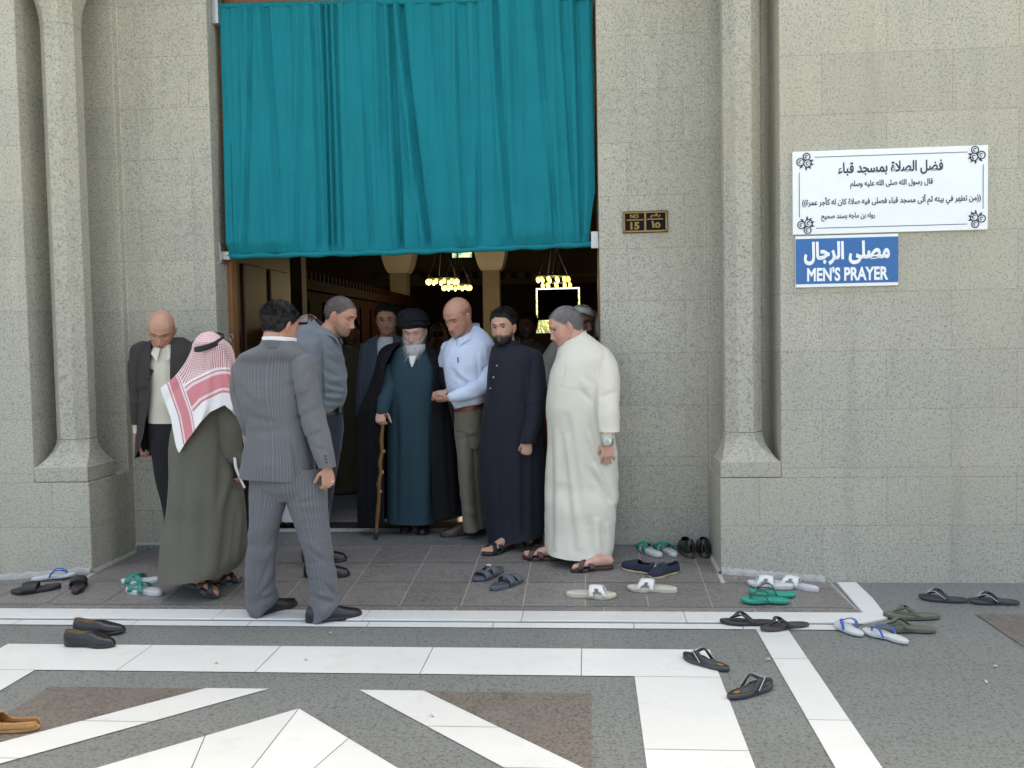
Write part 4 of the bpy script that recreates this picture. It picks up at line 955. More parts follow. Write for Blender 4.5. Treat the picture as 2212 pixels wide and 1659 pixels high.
def arc_loft(rows, Y, m=None, n=96, exp=2.2):
    """open at the front: rows (py, xl, xr, ol, or, front, back, yoff[, py right])"""
    R_ = []
    for r in rows:
        py, xl, xr, ol, orr, df, db, yo = r[:8]; pr = r[8] if len(r) > 8 else py
        a, b = at(xl, py, Y + yo), at(xr, pr, Y + yo); k = mpp((a + b) / 2 - [0, df, 0]); cx = (xl + xr) / 2
        R_.append([*(a + b) / 2, (b[0] - a[0]) / 2, df, db, (b[2] - a[2]) / 2, (ol - cx) * k, (orr - cx) * k])
    C = catmull(np.array(R_), m or len(rows) * 10); G = np.zeros((len(C), n, 3)); e = 2 / exp
    for i, (x, y, z, rx, df, db, tz, ol, orr) in enumerate(C):
        tl = -math.asin(min(.98, abs(np.clip(ol / rx, -.98, .98)) ** (1 / e))) * (1 if ol < 0 else -1); tr = math.asin(min(.98, abs(np.clip(orr / rx, -.98, .98)) ** (1 / e))) * (1 if orr > 0 else -1)
        th = np.linspace(tr, 2 * math.pi + tl, n); s, c = np.sin(th), np.cos(th); sx = np.sign(s) * abs(s) ** e; G[i, :, 0] = x + rx * sx; G[i, :, 1] = y - np.where(c > 0, df, db) * np.sign(c) * abs(c) ** e; G[i, :, 2] = z + tz * sx
    return G
class Person:
    def __init__(s, label, Y, px, py, group=None):
        s.Y = Y; p = at(px, py, Y); s.t = thing('person', (p[0], Y, gz(p[0], Y)), label, 'person', group); s.skin_p = []; s.hd = None
    def at(s, px, py, dy=0.0): return at(px, py, s.Y + dy)
    def tube(s, pts, rad, m=26, n=24, ref=(0, -1, 0)):
        """pts: (px, py, dy), radii in pixels (one, or (across, in depth))"""
        P_ = [s.at(*p) for p in pts]; k = [mpp(p) for p in P_]; return tube(P_, [(r * q, r * q) if np.isscalar(r) else (r[0] * q, r[1] * q) for r, q in zip(rad, k)], m, n, ref)
    def garment(s, name, grids, mat, folds=(), crease=(), parent=None, wraps=None, su=None, solid=0):
        b = MB()
        for i, G in enumerate(grids):
            w = True if wraps is None else wraps[i]; n = G.shape[1]; a = np.tile(np.linspace(0, 1, n, endpoint=not w), (G.shape[0], 1)) * (su[i] if su else 1); b.grid(G, wrap=w, su=a)
        V, Fs, A = b.arr(); N = normals(V, Fs)
        c = V.mean(0)
        if ((V - c) * N).sum() < 0: N = -N
        for f in folds: V = fold(V, N, **f)
        if len(crease): V = creases(V, N, crease)
        o = mesh(name, V, Fs, mat, parent or s.t, True, attrs={'su': A})
        if solid: modifier(o, 'SOLIDIFY', thickness=solid, offset=0)
        return o
    def body(s, extra=(), voxel=.0034, **k):
        V, Fs = remesh(list(extra) + s.skin_p, voxel); s.C = skin_cols(V, s.hd, **k); return mesh('body', V, Fs, M['skin'], s.t, True, cols=s.C)
    def hair(s, mat, th=.012, noise=.003, freq=60, top=None, name='hair', mask=None, drop=0.0, stretch=1.0, seed=1):
        G = s.hd.G; V = G.reshape(-1, 3); m_, n_ = G.shape[:2]; Fs = MB().grid(G).F; N = normals(V, Fs)
        if ((V) * N).sum() < 0: N = -N
        k = hair_mask(V + N * 0 + U((0, 0, .006)) * fbm(V * 55, 4, 2)[:, None], top) if mask is None else mask(V); k2 = k * k * (3 - 2 * k)
        tz = .45 + .55 * np.clip((V[:, 2] - .0) / .075, 0, 1) if mask is None else 1.0
        Q = V + N * ((th * tz * k2 + noise * k2 * fbm(V * [freq, freq, freq * stretch], seed, 2)) - .002 * (k < .05))[:, None]; Q[:, 2] -= drop * k2
        Fk = [f for f in Fs if max(k[list(f)]) > .02]; use = sorted({i for f in Fk for i in f}); idx = {v: i for i, v in enumerate(use)}
        return mesh(name, s.hd.w(Q[use]), [tuple(idx[i] for i in f) for f in Fk], mat, s.t)
    def strands(s, name, mat, mask, n, length, dirf, width=.002, seed=1, grav=.3, seg=4):
        """individual hairs rooted on the scalp or jaw, combed along dirf and bent by gravity"""
        rs = np.random.RandomState(seed); G = s.hd.G; V = G.reshape(-1, 3); Fs = np.array(MB().grid(G).F); N = normals(V, [tuple(f) for f in Fs])
        if (V * N).sum() < 0: N = -N
        c = V[Fs].mean(1); w = mask(c); ar = np.linalg.norm(np.cross(V[Fs[:, 2]] - V[Fs[:, 0]], V[Fs[:, 3]] - V[Fs[:, 1]]), axis=1); pr = w * ar; pick = rs.choice(len(Fs), n, p=pr / pr.sum()); P_, Fo, k = [], [], 0
        dn = s.hd.R.T @ U((0, 0, -1.0))
        for f in pick:
            q = rs.rand(2); a, b, cc, d = V[Fs[f]]; r = a * (1 - q[0]) * (1 - q[1]) + b * q[0] * (1 - q[1]) + cc * q[0] * q[1] + d * (1 - q[0]) * q[1]; nn = N[Fs[f]].mean(0)
            t = unit(unit(dirf(r)) + nn * .45 + rs.randn(3) * .22); t = t - nn * min(0, t @ nn) * 1.2; L = length(r) * rs.uniform(.6, 1.2); x = unit(np.cross(t, nn)) * width / 2 * rs.uniform(.7, 1.3); p_ = r
            for i in range(seg):
                v = i / (seg - 1); P_ += [p_ - x * (1 - .75 * v), p_ + x * (1 - .75 * v)]
                if i: Fo.append((k + 2 * i - 2, k + 2 * i - 1, k + 2 * i + 1, k + 2 * i))
                t = unit(t + dn * grav * .5 + rs.randn(3) * .06); p_ = p_ + t * L / (seg - 1)
            k += 2 * seg
        return mesh(name, s.hd.w(U(P_)), Fo, mat, s.t)
    def torso(s, x, y0, y1, r, dy=.03, x1=None):
        x1 = x1 or x; s.skin_p.append(s.tube([(x, y0 + r * .95, dy), ((x + x1) / 2, (y0 + y1) / 2, dy), (x1, y1, dy)], [r * .9, r, r * .7]))
    def neckband(s, c, yaw, w, d, zb, zf, h, mat, name='collar', gap=0.0, point=0.0, flare=.0, th=.004, hb=None):
        """c: neck centre (px, py, dy); top edge zb (back) / zf (front) above the centre; the points hang down at the front"""
        o = s.at(*c); R = rotm(yaw, 0, 0); n, m = 64, 8; G = np.zeros((m, n, 3)); hb = hb or h
        for j in range(n):
            t = gap + (2 * math.pi - 2 * gap) * j / (n - 1); q = (1 + math.cos(t)) / 2; zt = zb + (zf - zb) * q; tt = min(t, 2 * math.pi - t) - gap; hh = hb + (h - hb) * q + point * math.exp(-(tt / .30) ** 2)
            for i in range(m):
                v = i / (m - 1); k = 1 + flare * v * (.18 + .82 * q ** 1.5); G[i, j] = o + R @ U((w * k * math.sin(t), -d * k * math.cos(t), zt - hh * v))
        SOLID(mesh(name, G, MB().grid(G, wrap=False).F, mat, s.t), th)
    def sandal(s, px, py, ang, sole, strap, L=.27, side=1, style='cross', ankle=None, ank=.22, lift=0.0, pitch=0.0, name='sandal'):
        P_ = Place(px, py, ang, '', '', '', None, L, lift, s.t, pitch); O = outline(44, L, .108, side=side); G = sole_grid(O, 0, .022, heel=.004, L=L)
        so = P_.build(name, MB().grid(G, cap0=True, cap1=True), sole); z = .012
        for a, b_, h in (((.80, .52, .048), (.54, .78, .052)) if style == 'cross' else ((.72, .70, .05), (.42, .40, .07))):
            SOLID(P_.build('strap', band((L * a, -.05, z), (L * b_, .05, z), h + .008, .034, .034), strap, so), .004)
        if style == 'back': SOLID(P_.build('heel_strap', band((L * .12, -.042, z + .02), (L * .12, .042, z + .02), .045, .022, .022, lean=-.05), strap, so), .004)
        f = lambda *v: P_.w(np.array(v, float)); zt = .024
        s.skin_p.append(tube([f(L * .10, 0, zt + .03), f(L * .25, 0, zt + .036), f(L * .5, -side * .003, zt + .028), f(L * .72, 0, zt + .016), f(L * .80, 0, zt + .012)], [(.030, .032), (.032, .038), (.036, .030), (.042, .018), (.040, .013)], 16, 16, (0, 0, 1)))
        for i, (yy, xx, r) in enumerate(((-.030, .965, .0125), (-.010, .955, .0090), (.007, .935, .0085), (.022, .905, .008), (.035, .865, .008))):
            yy *= -side * -1; s.skin_p.append(tube([f(L * .74, yy * .9 * side * side, zt + .012), f(L * (xx - .05), yy, zt + .012), f(L * xx - .008, yy, zt + .007)], [r, r, r * .9], 8, 10))
        if ankle is not None: s.skin_p.append(tube([f(L * ank, 0, zt + .03), f(L * (ank + .02), 0, zt + .06), ankle], [.028, .027, .038], 12, 14))
        return P_
    def shoe(s, px, py, ang, mat, sole, L=.3, side=1, lift=0.0, pitch=0.0, name='shoe', H=.085):
        P_ = Place(px, py, ang, '', '', '', None, L, lift, s.t, pitch); m, n = 40, 25; G = np.zeros((m, n, 3))
        for i, t in enumerate(np.linspace(0, 1, m)):
            w = .105 * np.interp(t, [0, .03, .1, .3, .5, .7, .85, .95, 1], [.10, .24, .34, .36, .40, .47, .40, .26, .05]); h = H * np.interp(t, [0, .04, .12, .3, .45, .55, .7, .85, .95, 1], [.6, .95, 1.05, 1.05, 1.0, .9, .66, .52, .40, .16])
            for j, a in enumerate(np.linspace(0, math.pi, n)): G[i, j] = (t * L, w * math.copysign(abs(math.cos(a)) ** .8, math.cos(a)), .012 + h * abs(math.sin(a)) ** .75)
        up = P_.build(name, MB().grid(G, wrap=False), mat); S = sole_grid(outline(44, L * 1.02, .106, side=side) - [L * .01, 0], 0, .016, heel=.010, L=L); P_.build('sole', MB().grid(S, cap0=True, cap1=True), sole, up); return P_
SK = (.47, .25, .175); SK_D = (.36, .18, .12); SK_P = (.55, .33, .26)
def pinstripe():
    t = NT('grey_pinstripe_cloth'); v = t.coord(); a = t.attr('su'); s = t.math('FRACT', t.math('MULTIPLY', a, 1 / .0135)); w = t.ramp(t.math('ABSOLUTE', t.math('SUBTRACT', s, .5)), [(.10, 1), (.24, 0)])
    fine = t.noise(v, 240, 2); c = t.mix(t.noise(v, 5, 3), (.112, .115, .121), (.137, .139, .145)); c = t.mix(t.math('MULTIPLY', w, .40), c, (.235, .24, .25)); c = t.mix(t.math('MULTIPLY', fine, .4), c, (.075, .08, .095))
    t.base(c).rough(.85).set(Sheen_Weight=.1, Specular_IOR_Level=.2); t.bump(t.math('ADD', t.math('MULTIPLY', fine, .2), t.noise(t.vscale(v, 1, 1, .4), 18, 3)), .25, .008); return t.m
M['pin'] = pinstripe()
M['olive_robe'] = cloth('olive_robe_cloth', (.120, .112, .088), .1, .3, sheen=.05); M['dark_suit'] = cloth('charcoal_suit_cloth', (.040, .036, .033), .12, sheen=.03); M['dark_trs'] = cloth('charcoal_trouser_cloth', (.018, .016, .018), .12, sheen=.03)
M['cream_shirt'] = cloth('cream_shirt_cloth', (.60, .56, .46), .05); M['grey_shirt'] = cloth('blue_grey_shirt_cloth', (.145, .162, .182), .08); M['navy_trs'] = cloth('navy_trouser_cloth', (.018, .021, .032), .15)
M['teal_robe'] = cloth('dark_teal_robe_cloth', (.022, .053, .070), .1, .2, sheen=.04); M['cloak'] = cloth('black_cloak_cloth', (.0055, .0055, .0075), .15, .2, sheen=.0); M['blue_shirt'] = cloth('pale_blue_shirt_cloth', (.58, .65, .80), .04); M['khaki'] = cloth('khaki_cloth', (.165, .142, .108), .1)
M['black_thobe'] = cloth('black_thobe_cloth', (.0165, .0175, .027), .12, .2, sheen=.04); M['cream_thobe'] = cloth('cream_thobe_cloth', (.66, .62, .525), .04, .2); M['blazer'] = cloth('slate_blazer_cloth', (.085, .10, .13), .1); M['white_cloth'] = cloth('white_cotton', (.72, .73, .74), .04)
M['brown_robe'] = cloth('olive_brown_robe_cloth', (.12, .10, .06), .1); M['beige'] = cloth('beige_thobe_cloth', (.40, .35, .29), .08); M['turban'] = cloth('black_turban_cloth', (.008, .0085, .012), .2, .5, sheen=.0); M['agal'] = plain('black_cord', (.012, .012, .013), .7, .3, 60, .6)
M['belt'] = plain('brown_belt_leather', (.16, .035, .018), .4, .2, 30); M['buckle'] = plain('steel_buckle', (.6, .6, .6), .3, .1, 20, 0, .9); M['brown_shoe'] = plain('brown_shoe_leather', (.05, .024, .02), .4, .25, 20); M['button'] = plain('pale_button', (.35, .37, .4), .3, .1, 20)
def keff_mat():
    t = NT('red_check_cloth'); u, v = t.attr('cu'), t.attr('cv'); e1, e2 = t.attr('e1'), t.attr('e2')
    wv = lambda a, k, ph=0.0: t.math('FRACT', t.math('ADD', t.math('MULTIPLY', a, k), ph))
    a = t.math('GREATER_THAN', wv(u, 1 / .0155), .36); b = t.math('GREATER_THAN', wv(v, 1 / .0155), .36); chk = t.math('MAXIMUM', t.math('MULTIPLY', a, b), t.math('MULTIPLY', t.math('MULTIPLY', a, .55), 1.0))
    white, red, pink = (.74, .72, .72), (.45, .055, .07), (.56, .20, .225)
    c = t.mix(chk, white, red)
    c = t.mix(.12, c, white)
    def bands(c, e, k):
        dash = t.math('GREATER_THAN', wv(t.math('ADD', u, v), 1 / .016), .5)
        c = t.mix(t.math('LESS_THAN', e, .235 * k), c, white); c = t.mix(t.math('LESS_THAN', e, .222 * k), c, pink); c = t.mix(t.math('LESS_THAN', e, .212 * k), c, t.mix(t.math('MULTIPLY', dash, .6), white, pink)); c = t.mix(t.math('LESS_THAN', e, .195 * k), c, pink)
        c = t.mix(t.math('LESS_THAN', e, .108 * k), c, t.mix(t.math('MULTIPLY', dash, .6), white, pink)); c = t.mix(t.math('LESS_THAN', e, .092 * k), c, pink); c = t.mix(t.math('LESS_THAN', e, .078 * k), c, white); return c
    c = bands(c, e1, 1.0); c2 = bands(c, e2, .62); c = t.mix(t.math('LESS_THAN', e2, .145), c, c2)
    t.base(c).rough(.85).set(Sheen_Weight=.15, Specular_IOR_Level=.2).bump(t.noise(t.coord(), 120, 2), .2, .004); return t.m
M['keff'] = keff_mat()
U = np.array
def button(p, pts, mat=None, r=.006, name='button'):
    for px, py, dy in pts:
        c = p.at(px, py, dy); MB().grid(ball(c, (r, r * .5, r), None, 6, 10), cap0=True, cap1=True).build(name, mat or M['button'], p.t)
def limb(p, pts, rad, **k): p.skin_p.append(p.tube(pts, rad, 18, 16, **k))

# ------------------------------------------------ man in the pinstripe suit, seen from behind
p = Person('man in a grey pinstripe suit standing with his back to us', 5.16, 640, 1335)
p.hd = Head(p.at(606, 704, .0), 148, 14, 0, 1.07)
p.skin_p += p.hd.pieces() + [p.hd.neck(p.at(603, 760, .03), .062, .075)]
p.torso(600, 768, 950, 40, .04)
limb(p, [(664, 800, 0), (675, 905, -.05), (706, 1005, -.1)], [16, 16, 13])
h = hand(p.at(707, 1010, -.10), (.06, -.03, -1), (-.55, .75, 0), -1, 34, .93, (.6, .65, .55)); p.skin_p += h
p.body(base=SK, hair=(.012, .011, .012), buzz=.9, brow=0, eyes=None, lips=0)
p.hair(HAIR['black'], .013, .006, 48); p.strands('hair_strands', HAIR['black'], hair_mask, 5200, lambda L: .012 + .022 * np.clip((L[2] - .0) / .07, 0, 1), lambda L: U([L[0] * 6, .55, .25 - .9 * (L[2] < .03)]), .0026, 2, grav=.5)
trs = [loft([(1010, 546, 700, .12, .13, 0), (1040, 543, 703, .12, .14, 0), (1060, 543, 704, .11, .13, 0), (1080, 544, 704, .08, .10, 0)], p.Y, 20, 72),
       loft([(1030, 544, 622, .10, .12, .0), (1073, 543, 621, .10, .115, 0), (1134, 542, 604, .095, .10, .0), (1171, 539, 598, .09, .095, .01), (1220, 533, 594, .085, .09, .02), (1262, 532, 593, .085, .09, .03), (1300, 534, 598, .095, .10, .05, 1288), (1322, 540, 596, .10, .10, .05, 1300), (1337, 549, 590, .09, .09, .05, 1312)], p.Y, 80, 72),
       loft([(1030, 618, 703, .10, .12, 0), (1075, 619, 705, .10, .115, 0), (1121, 634, 708, .095, .10, 0), (1183, 655, 716, .09, .095, 0), (1244, 667, 726, .088, .09, 0), (1290, 671, 731, .09, .095, -.01), (1318, 672, 733, .10, .10, -.02, 1306), (1345, 675, 716, .095, .10, -.03, 1326)], p.Y, 80, 72)]
W3 = dict(amp=.004, kx=7, kz=16, seed=4, ridge=True)
p.garment('trousers', trs, M['pin'], [W3, dict(amp=.006, kx=10, kz=1.5, seed=8)],
          [(590, 1200, 560, 1268, 5, .010), (596, 1250, 560, 1290, 4, .010), (590, 1285, 555, 1300, 4, .008), (700, 1260, 730, 1290, 5, .010), (680, 1290, 725, 1302, 4, .009), (640, 1090, 690, 1075, 5, .006), (612, 1080, 560, 1060, 5, .006), (600, 1150, 570, 1190, 5, .006), (660, 1180, 700, 1215, 5, .006)], su=[1.0, .48, .48])
jk = loft([(737, 572, 636, .105, .08, .0), (746, 564, 645, .112, .09, .0), (757, 544, 654, .118, .10, .0), (768, 522, 664, .122, .115, .01), (782, 510, 667, .11, .13, .02), (800, 506, 668, .12, .14, .02), (844, 513, 665, .13, .15, .01), (868, 521, 660, .13, .15, 0), (905, 532, 660, .125, .145, 0), (940, 536, 666, .13, .15, 0), (991, 528, 678, .14, .16, 0), (1029, 521, 684, .14, .165, 0, 1036)], p.Y, 100, 96, 2.5)
sl = loft([(762, 644, 660, .02, .02, .01), (767, 634, 670, .06, .07, .0), (782, 628, 678, .085, .09, -.005), (807, 632, 682, .10, .10, -.01), (844, 640, 688, .10, .10, -.02), (905, 651, 701, .088, .085, -.04), (954, 669, 714, .075, .075, -.06), (1009, 690, 722, .06, .06, -.09)], p.Y, 70, 48)
sl2 = p.tube([(520, 800, .05), (520, 850, .06), (535, 905, .0), (560, 960, .22)], [20, 22, 22, 18])
p.garment('jacket', [jk, sl, sl2], M['pin'], [dict(amp=.006, kx=5, kz=9, seed=2, ridge=True), dict(amp=.004, kx=9, kz=1.6, seed=5)],
          [(630, 950, 640, 1036, 2.2, .014), (605, 765, 618, 940, 2.5, .0025), (640, 905, 690, 880, 5, .006), (655, 950, 700, 930, 5, .005), (640, 860, 672, 845, 4, .005), (645, 820, 600, 850, 7, .004), (540, 900, 600, 915, 7, .005), (536, 935, 610, 930, 7, .005), (512, 830, 545, 870, 6, .005), (665, 800, 640, 850, 3, .007), (668, 960, 705, 975, 4, .004)], su=[1.05, .5, .5])
p.neckband((604, 741, .0), 165, .093, .116, .018, -.02, .05, M['pin'], 'jacket_collar', gap=.5, hb=.045, flare=.12)
p.neckband((604, 741, .0), 165, .086, .108, .038, .02, .045, M['white_cloth'], 'shirt_collar', gap=.2)
button(p, [(703, 985, -.165), (704, 992, -.165), (706, 999, -.165)], M['black'], .006, 'cuff_button')
c = p.at(718, 1040, -.155); MB().grid(tube([c + U((.010 * math.cos(t), .010 * math.sin(t), .002 * math.cos(t))) for t in np.linspace(0, 6.28, 13)], [.0028] * 13, 20, 6)).build('ring', M['buckle'], p.t)
p.shoe(594, 1318, R_(58), leather, blk, .31, 1, H=.075); p.shoe(722, 1335, R_(27), leather, blk, .32, -1, H=.075)

# ------------------------------------------------ robed man in the red checked headscarf
p = Person('robed man in olive with a red and white checked headscarf, walking away', 5.64, 435, 1272)
p.hd = Head(p.at(450, 759, -.01), 140, 12, 0, .93)
p.skin_p += [p.hd.w(p.hd.G), p.hd.neck(p.at(450, 812, .06))] + [tube([p.at(448, 840, .05), p.at(446, 1000, .05)], [.08, .08]), p.tube([(440, 980, .05), (405, 1215, .02)], [16, 12]), p.tube([(450, 980, .05), (480, 1225, .02)], [16, 12])]
limb(p, [(500, 930, 0), (506, 978, 0), (521, 1004, -.03)], [13, 12, 9])
p.skin_p += hand(p.at(521, 1006, -.03), (.02, -.1, -1), (-1, .2, 0), 1, 30, .78)
rb = loft([(770, 428, 476, .08, .10, .05), (786, 412, 498, .11, .13, .04), (810, 400, 506, .13, .15, .03), (850, 391, 508, .15, .16, .02), (900, 382, 502, .16, .17, .01), (962, 371, 504, .16, .18, 0), (1036, 370, 513, .17, .19, 0), (1080, 368, 521, .18, .19, 0), (1120, 363, 524, .18, .2, 0), (1160, 359, 525, .20, .2, 0), (1195, 358, 525, .22, .2, 0, 1188), (1225, 359, 518, .245, .19, 0, 1210), (1247, 361, 505, .265, .18, 0, 1230)], p.Y, 120, 110, 2.3)
sv = p.tube([(484, 850, -.02), (494, 905, -.06), (503, 972, -.05), (519, 998, -.05)], [25, 25, 23, 13.5], 40, 30)
p.garment('robe', [rb, sv], M['olive_robe'], [dict(amp=.016, kx=5.5, kz=.55, seed=11, z0=.1, z1=1.3, a0=1.3, a1=.25), dict(amp=.005, kx=7, kz=4, seed=3)],
          [(500, 1060, 478, 1240, 9, .03), (512, 1090, 497, 1225, 5, .018), (478, 960, 470, 1100, 8, .012), (490, 985, 515, 975, 5, .010), (486, 1000, 470, 1080, 7, .012), (482, 890, 496, 985, 4, .010), (400, 1000, 392, 1240, 12, .010), (440, 1050, 436, 1250, 12, .008)])
MB().grid(p.tube([(507, 990, -.11), (510, 1012, -.10), (517, 1030, -.08), (528, 1053, -.06)], [(3.2, 1), (3.4, 1), (2.5, 1), (2.5, 1)], 20, 8)).build('white_cuff', M['white_cloth'], p.t)
p.sandal(422, 1291, R_(4), dk, blk, .30, 1, pitch=R_(24), ankle=p.at(405, 1215, .02)); p.sandal(476, 1262, R_(30), greys, blk, .28, -1, ankle=p.at(480, 1225, .02))
p.body(base=SK_D, hair=(.02, .02, .02), buzz=.8, brow=.6, beard=.5)
# headscarf: a square cloth over the head, one corner hanging on the left
lf_ = catmull(U([(449, 716), (432, 722), (417, 740), (413, 756), (404, 776), (394, 792), (378, 812), (346, 839)], float), 60)
rg_ = catmull(U([(449, 716), (464, 718), (478, 728), (489, 738), (500, 748), (508, 774), (512, 832), (524, 893), (533, 945), (529, 974)], float), 60)
bt_ = [(0, 346, 839), (.07, 356, 868), (.14, 369, 905), (.19, 379, 962), (.215, 386, 980), (.26, 400, 957), (.37, 429, 917), (.50, 454, 890), (.66, 485, 875), (.76, 502, 889), (.82, 512, 902), (.88, 519, 930), (.94, 525, 955), (1, 529, 974)]
nu, nv = 120, 90; G = np.zeros((nv, nu, 3)); bu = [b[0] for b in bt_]; E1 = np.zeros((nv, nu)); E2 = E1.copy(); CU = E1.copy(); CV = E1.copy(); PX = np.zeros((nv, nu, 2))
for j in range(nu):
    u = j / (nu - 1); ue = .5 - .5 * math.cos(math.pi * u); bx, by = np.interp(u, bu, [b[1] for b in bt_]), np.interp(u, bu, [b[2] for b in bt_])
    for i in range(nv):
        v = i / (nv - 1); k = v * 59; a = U([np.interp(k, range(60), lf_[:, 0]), np.interp(k, range(60), lf_[:, 1])]); b = U([np.interp(k, range(60), rg_[:, 0]), np.interp(k, range(60), rg_[:, 1])])
        q = a * (1 - u) + b * u; e = lf_[-1] * (1 - u) + rg_[-1] * u; q = q + (U([bx, by]) - e) * v ** 1.25
        yy = q[1]; cx_ = np.interp(yy, [716, 760, 790, 850, 1000], [448, 449, 452, 448, 440]); rx_ = np.interp(yy, [712, 722, 740, 775, 790, 812, 850, 1000], [4, 24, 38, 40, 47, 56, 62, 70]); df_ = np.interp(yy, [712, 722, 740, 775, 790, 812, 850, 1000], [.03, .09, .135, .13, .13, .15, .17, .185]); yo_ = np.interp(yy, [716, 775, 800, 962], [.0, .01, .03, .0])
        dy = yo_ - df_ * max(0, 1 - min(1, abs(q[0] - cx_) / (rx_ * 1.06)) ** 2.3) ** (1 / 2.3) - .030
        if i: dy = min(dy, prev + .0015)
        prev = dy
        fold_ = .014 * v + .010 * v * math.sin(u * 17 + 2 * v) + .006 * v * math.sin(u * 34 + 1) + .012 * math.exp(-((u - .66 - .1 * v) / .02) ** 2) * v - .012 * math.exp(-((u - .70 - .1 * v) / .025) ** 2) * min(1, v * 3)
        G[i, j] = at(q[0], q[1], p.Y + dy - fold_); PX[i, j] = q
def dpoly(P_, pts):
    d = np.full(P_.shape[:2], 1e9)
    for a, b in zip(pts[:-1], pts[1:]):
        a, b = U(a, float), U(b, float); t = np.clip(((P_ - a) @ (b - a)) / ((b - a) @ (b - a)), 0, 1); d = np.minimum(d, np.linalg.norm(P_ - a - t[..., None] * (b - a), axis=-1))
    return d
kpx = mpp(p.at(440, 850)); E1 = dpoly(PX, [b[1:] for b in bt_[4:11]]) * kpx; E2 = dpoly(PX, [b[1:] for b in bt_[:5]]) * kpx
rgt = PX[..., 0] > 503 + 0 * PX[..., 1]; E1 = np.where((np.arange(nu)[None] / (nu - 1) > .80), 9, E1); E2 = np.where(np.arange(nu)[None] / (nu - 1) > .5, 9, E2)
sl_ = (np.cumsum(np.r_[np.zeros((1, nu)), np.linalg.norm(np.diff(G, axis=0), axis=2)], axis=0)); mid = np.cumsum(np.r_[0, np.linalg.norm(np.diff(G[45], axis=0), axis=1)]); CU = np.tile(mid, (nv, 1)) ; CV = sl_
hs = mesh('headscarf', G, MB().grid(G, wrap=False).F, M['keff'], p.t, attrs={'e1': E1.ravel(), 'e2': E2.ravel(), 'cu': CU.ravel(), 'cv': CV.ravel()}); modifier(hs, 'SOLIDIFY', thickness=.003, offset=1)
th_ = np.linspace(0, 2 * math.pi, 33); cA = p.at(447, 738, 0); ag = MB(); k = kpx
for dz in (0, .014):
    ag.grid(tube([p.at(447 + 34.5 * math.cos(t), 740 - 11 * math.cos(t) + 11 * math.sin(t), -.183 * math.sin(t) * (.60 if math.sin(t) < 0 else 1)) + U((0, 0, dz - .004)) for t in th_], [.0105] * 33, 64, 8))
ag.build('head_cord', M['agal'], p.t)

# ------------------------------------------------ bald man in the dark suit
p = Person('bald man in a dark charcoal suit and cream shirt looking down by the left wall', 6.22, 350, 1215)
p.hd = Head(p.at(349, 713, -.03), 14, 33, 4, 1.10)
p.skin_p += p.hd.pieces() + [p.hd.neck(p.at(358, 770, .06), .06, .07)]; p.torso(362, 776, 880, 28, .03)
limb(p, [(302, 800, 0), (298, 900, -.02), (297, 955, -.04)], [11, 10, 7.5]); p.skin_p += hand(p.at(298, 958, -.04), (.35, -.1, -1), (.8, .5, 0), -1, 45, .85)
p.body(base=SK, hair=(.06, .05, .045), buzz=.25, fringe=.05, beard=.18, beardc=(.12, .08, .06), brow=.75, eyes='closed')
p.garment('shirt', [loft([(744, 341, 384, .07, .07, .02), (760, 330, 396, .09, .09, .02), (790, 322, 410, .12, .10, .02), (850, 322, 410, .13, .11, .02), (912, 326, 408, .13, .11, .02)], p.Y)], M['cream_shirt'], [dict(amp=.004, kx=6, kz=9, seed=2, ridge=True)], [(364, 762, 366, 905, 1.5, .003)])
p.neckband((361, 748, .015), 10, .082, .096, .050, -.012, .046, M['cream_shirt'], gap=.26, point=.045, flare=.5)
jr = [(729, 336, 393, 342, 384, .06, .08, .04), (741, 318, 412, 338, 382, .085, .10, .03), (756, 300, 430, 340, 385, .11, .12, .02), (790, 298, 432, 343, 388, .145, .13, .02), (819, 300, 430, 347, 389, .155, .14, .02), (856, 302, 428, 345, 389, .16, .14, .02), (903, 302, 428, 336, 394, .165, .14, .02), (945, 299, 430, 328, 402, .17, .15, .02), (988, 298, 432, 303, 410, .17, .16, .02)]
sv = loft([(738, 304, 322, .02, .02, .02), (744, 291, 332, .07, .08, .02), (758, 283, 330, .085, .09, .01), (795, 281, 322, .09, .09, 0), (844, 284, 319, .085, .085, -.01), (880, 286, 316, .075, .075, -.02), (916, 288, 308, .06, .06, -.03)], p.Y, 50, 40)
sv2 = loft([(744, 400, 436, .07, .08, .02), (795, 402, 440, .09, .09, 0), (880, 408, 440, .08, .08, 0), (960, 410, 436, .06, .06, -.02)], p.Y, 50, 40)
p.garment('jacket', [arc_loft(jr, p.Y, 90), sv, sv2], M['dark_suit'], [dict(amp=.004, kx=6, kz=8, seed=7, ridge=True)], [(343, 770, 325, 800, 3, .005), (290, 850, 318, 838, 4, .006), (288, 880, 316, 870, 4, .005), (318, 770, 320, 880, 3, .006)], wraps=[False, True, True])
p.neckband((361, 752, .025), 8, .100, .108, .052, -.13, .09, M['dark_suit'], 'lapel', gap=.50, flare=.75, hb=.05)
p.garment('shirt_cuff', [loft([(912, 289.5, 306, .045, .045, -.03), (935, 290, 304, .04, .04, -.035)], p.Y)], M['cream_shirt'])
p.garment('trousers', [loft([(885, 325, 415, .12, .12, .02), (930, 325, 418, .125, .13, .02), (980, 330, 420, .11, .12, .02)], p.Y), loft([(940, 327, 384, .10, .11, .0), (1028, 338, 390, .09, .1, 0), (1085, 351, 396, .085, .09, 0), (1130, 358, 398, .08, .085, 0), (1212, 357, 402, .08, .085, 0)], p.Y), loft([(940, 372, 420, .10, .11, .02), (1085, 385, 425, .085, .09, .05), (1210, 392, 428, .08, .085, .08)], p.Y)], M['dark_trs'], [dict(amp=.006, kx=9, kz=2, seed=5)])
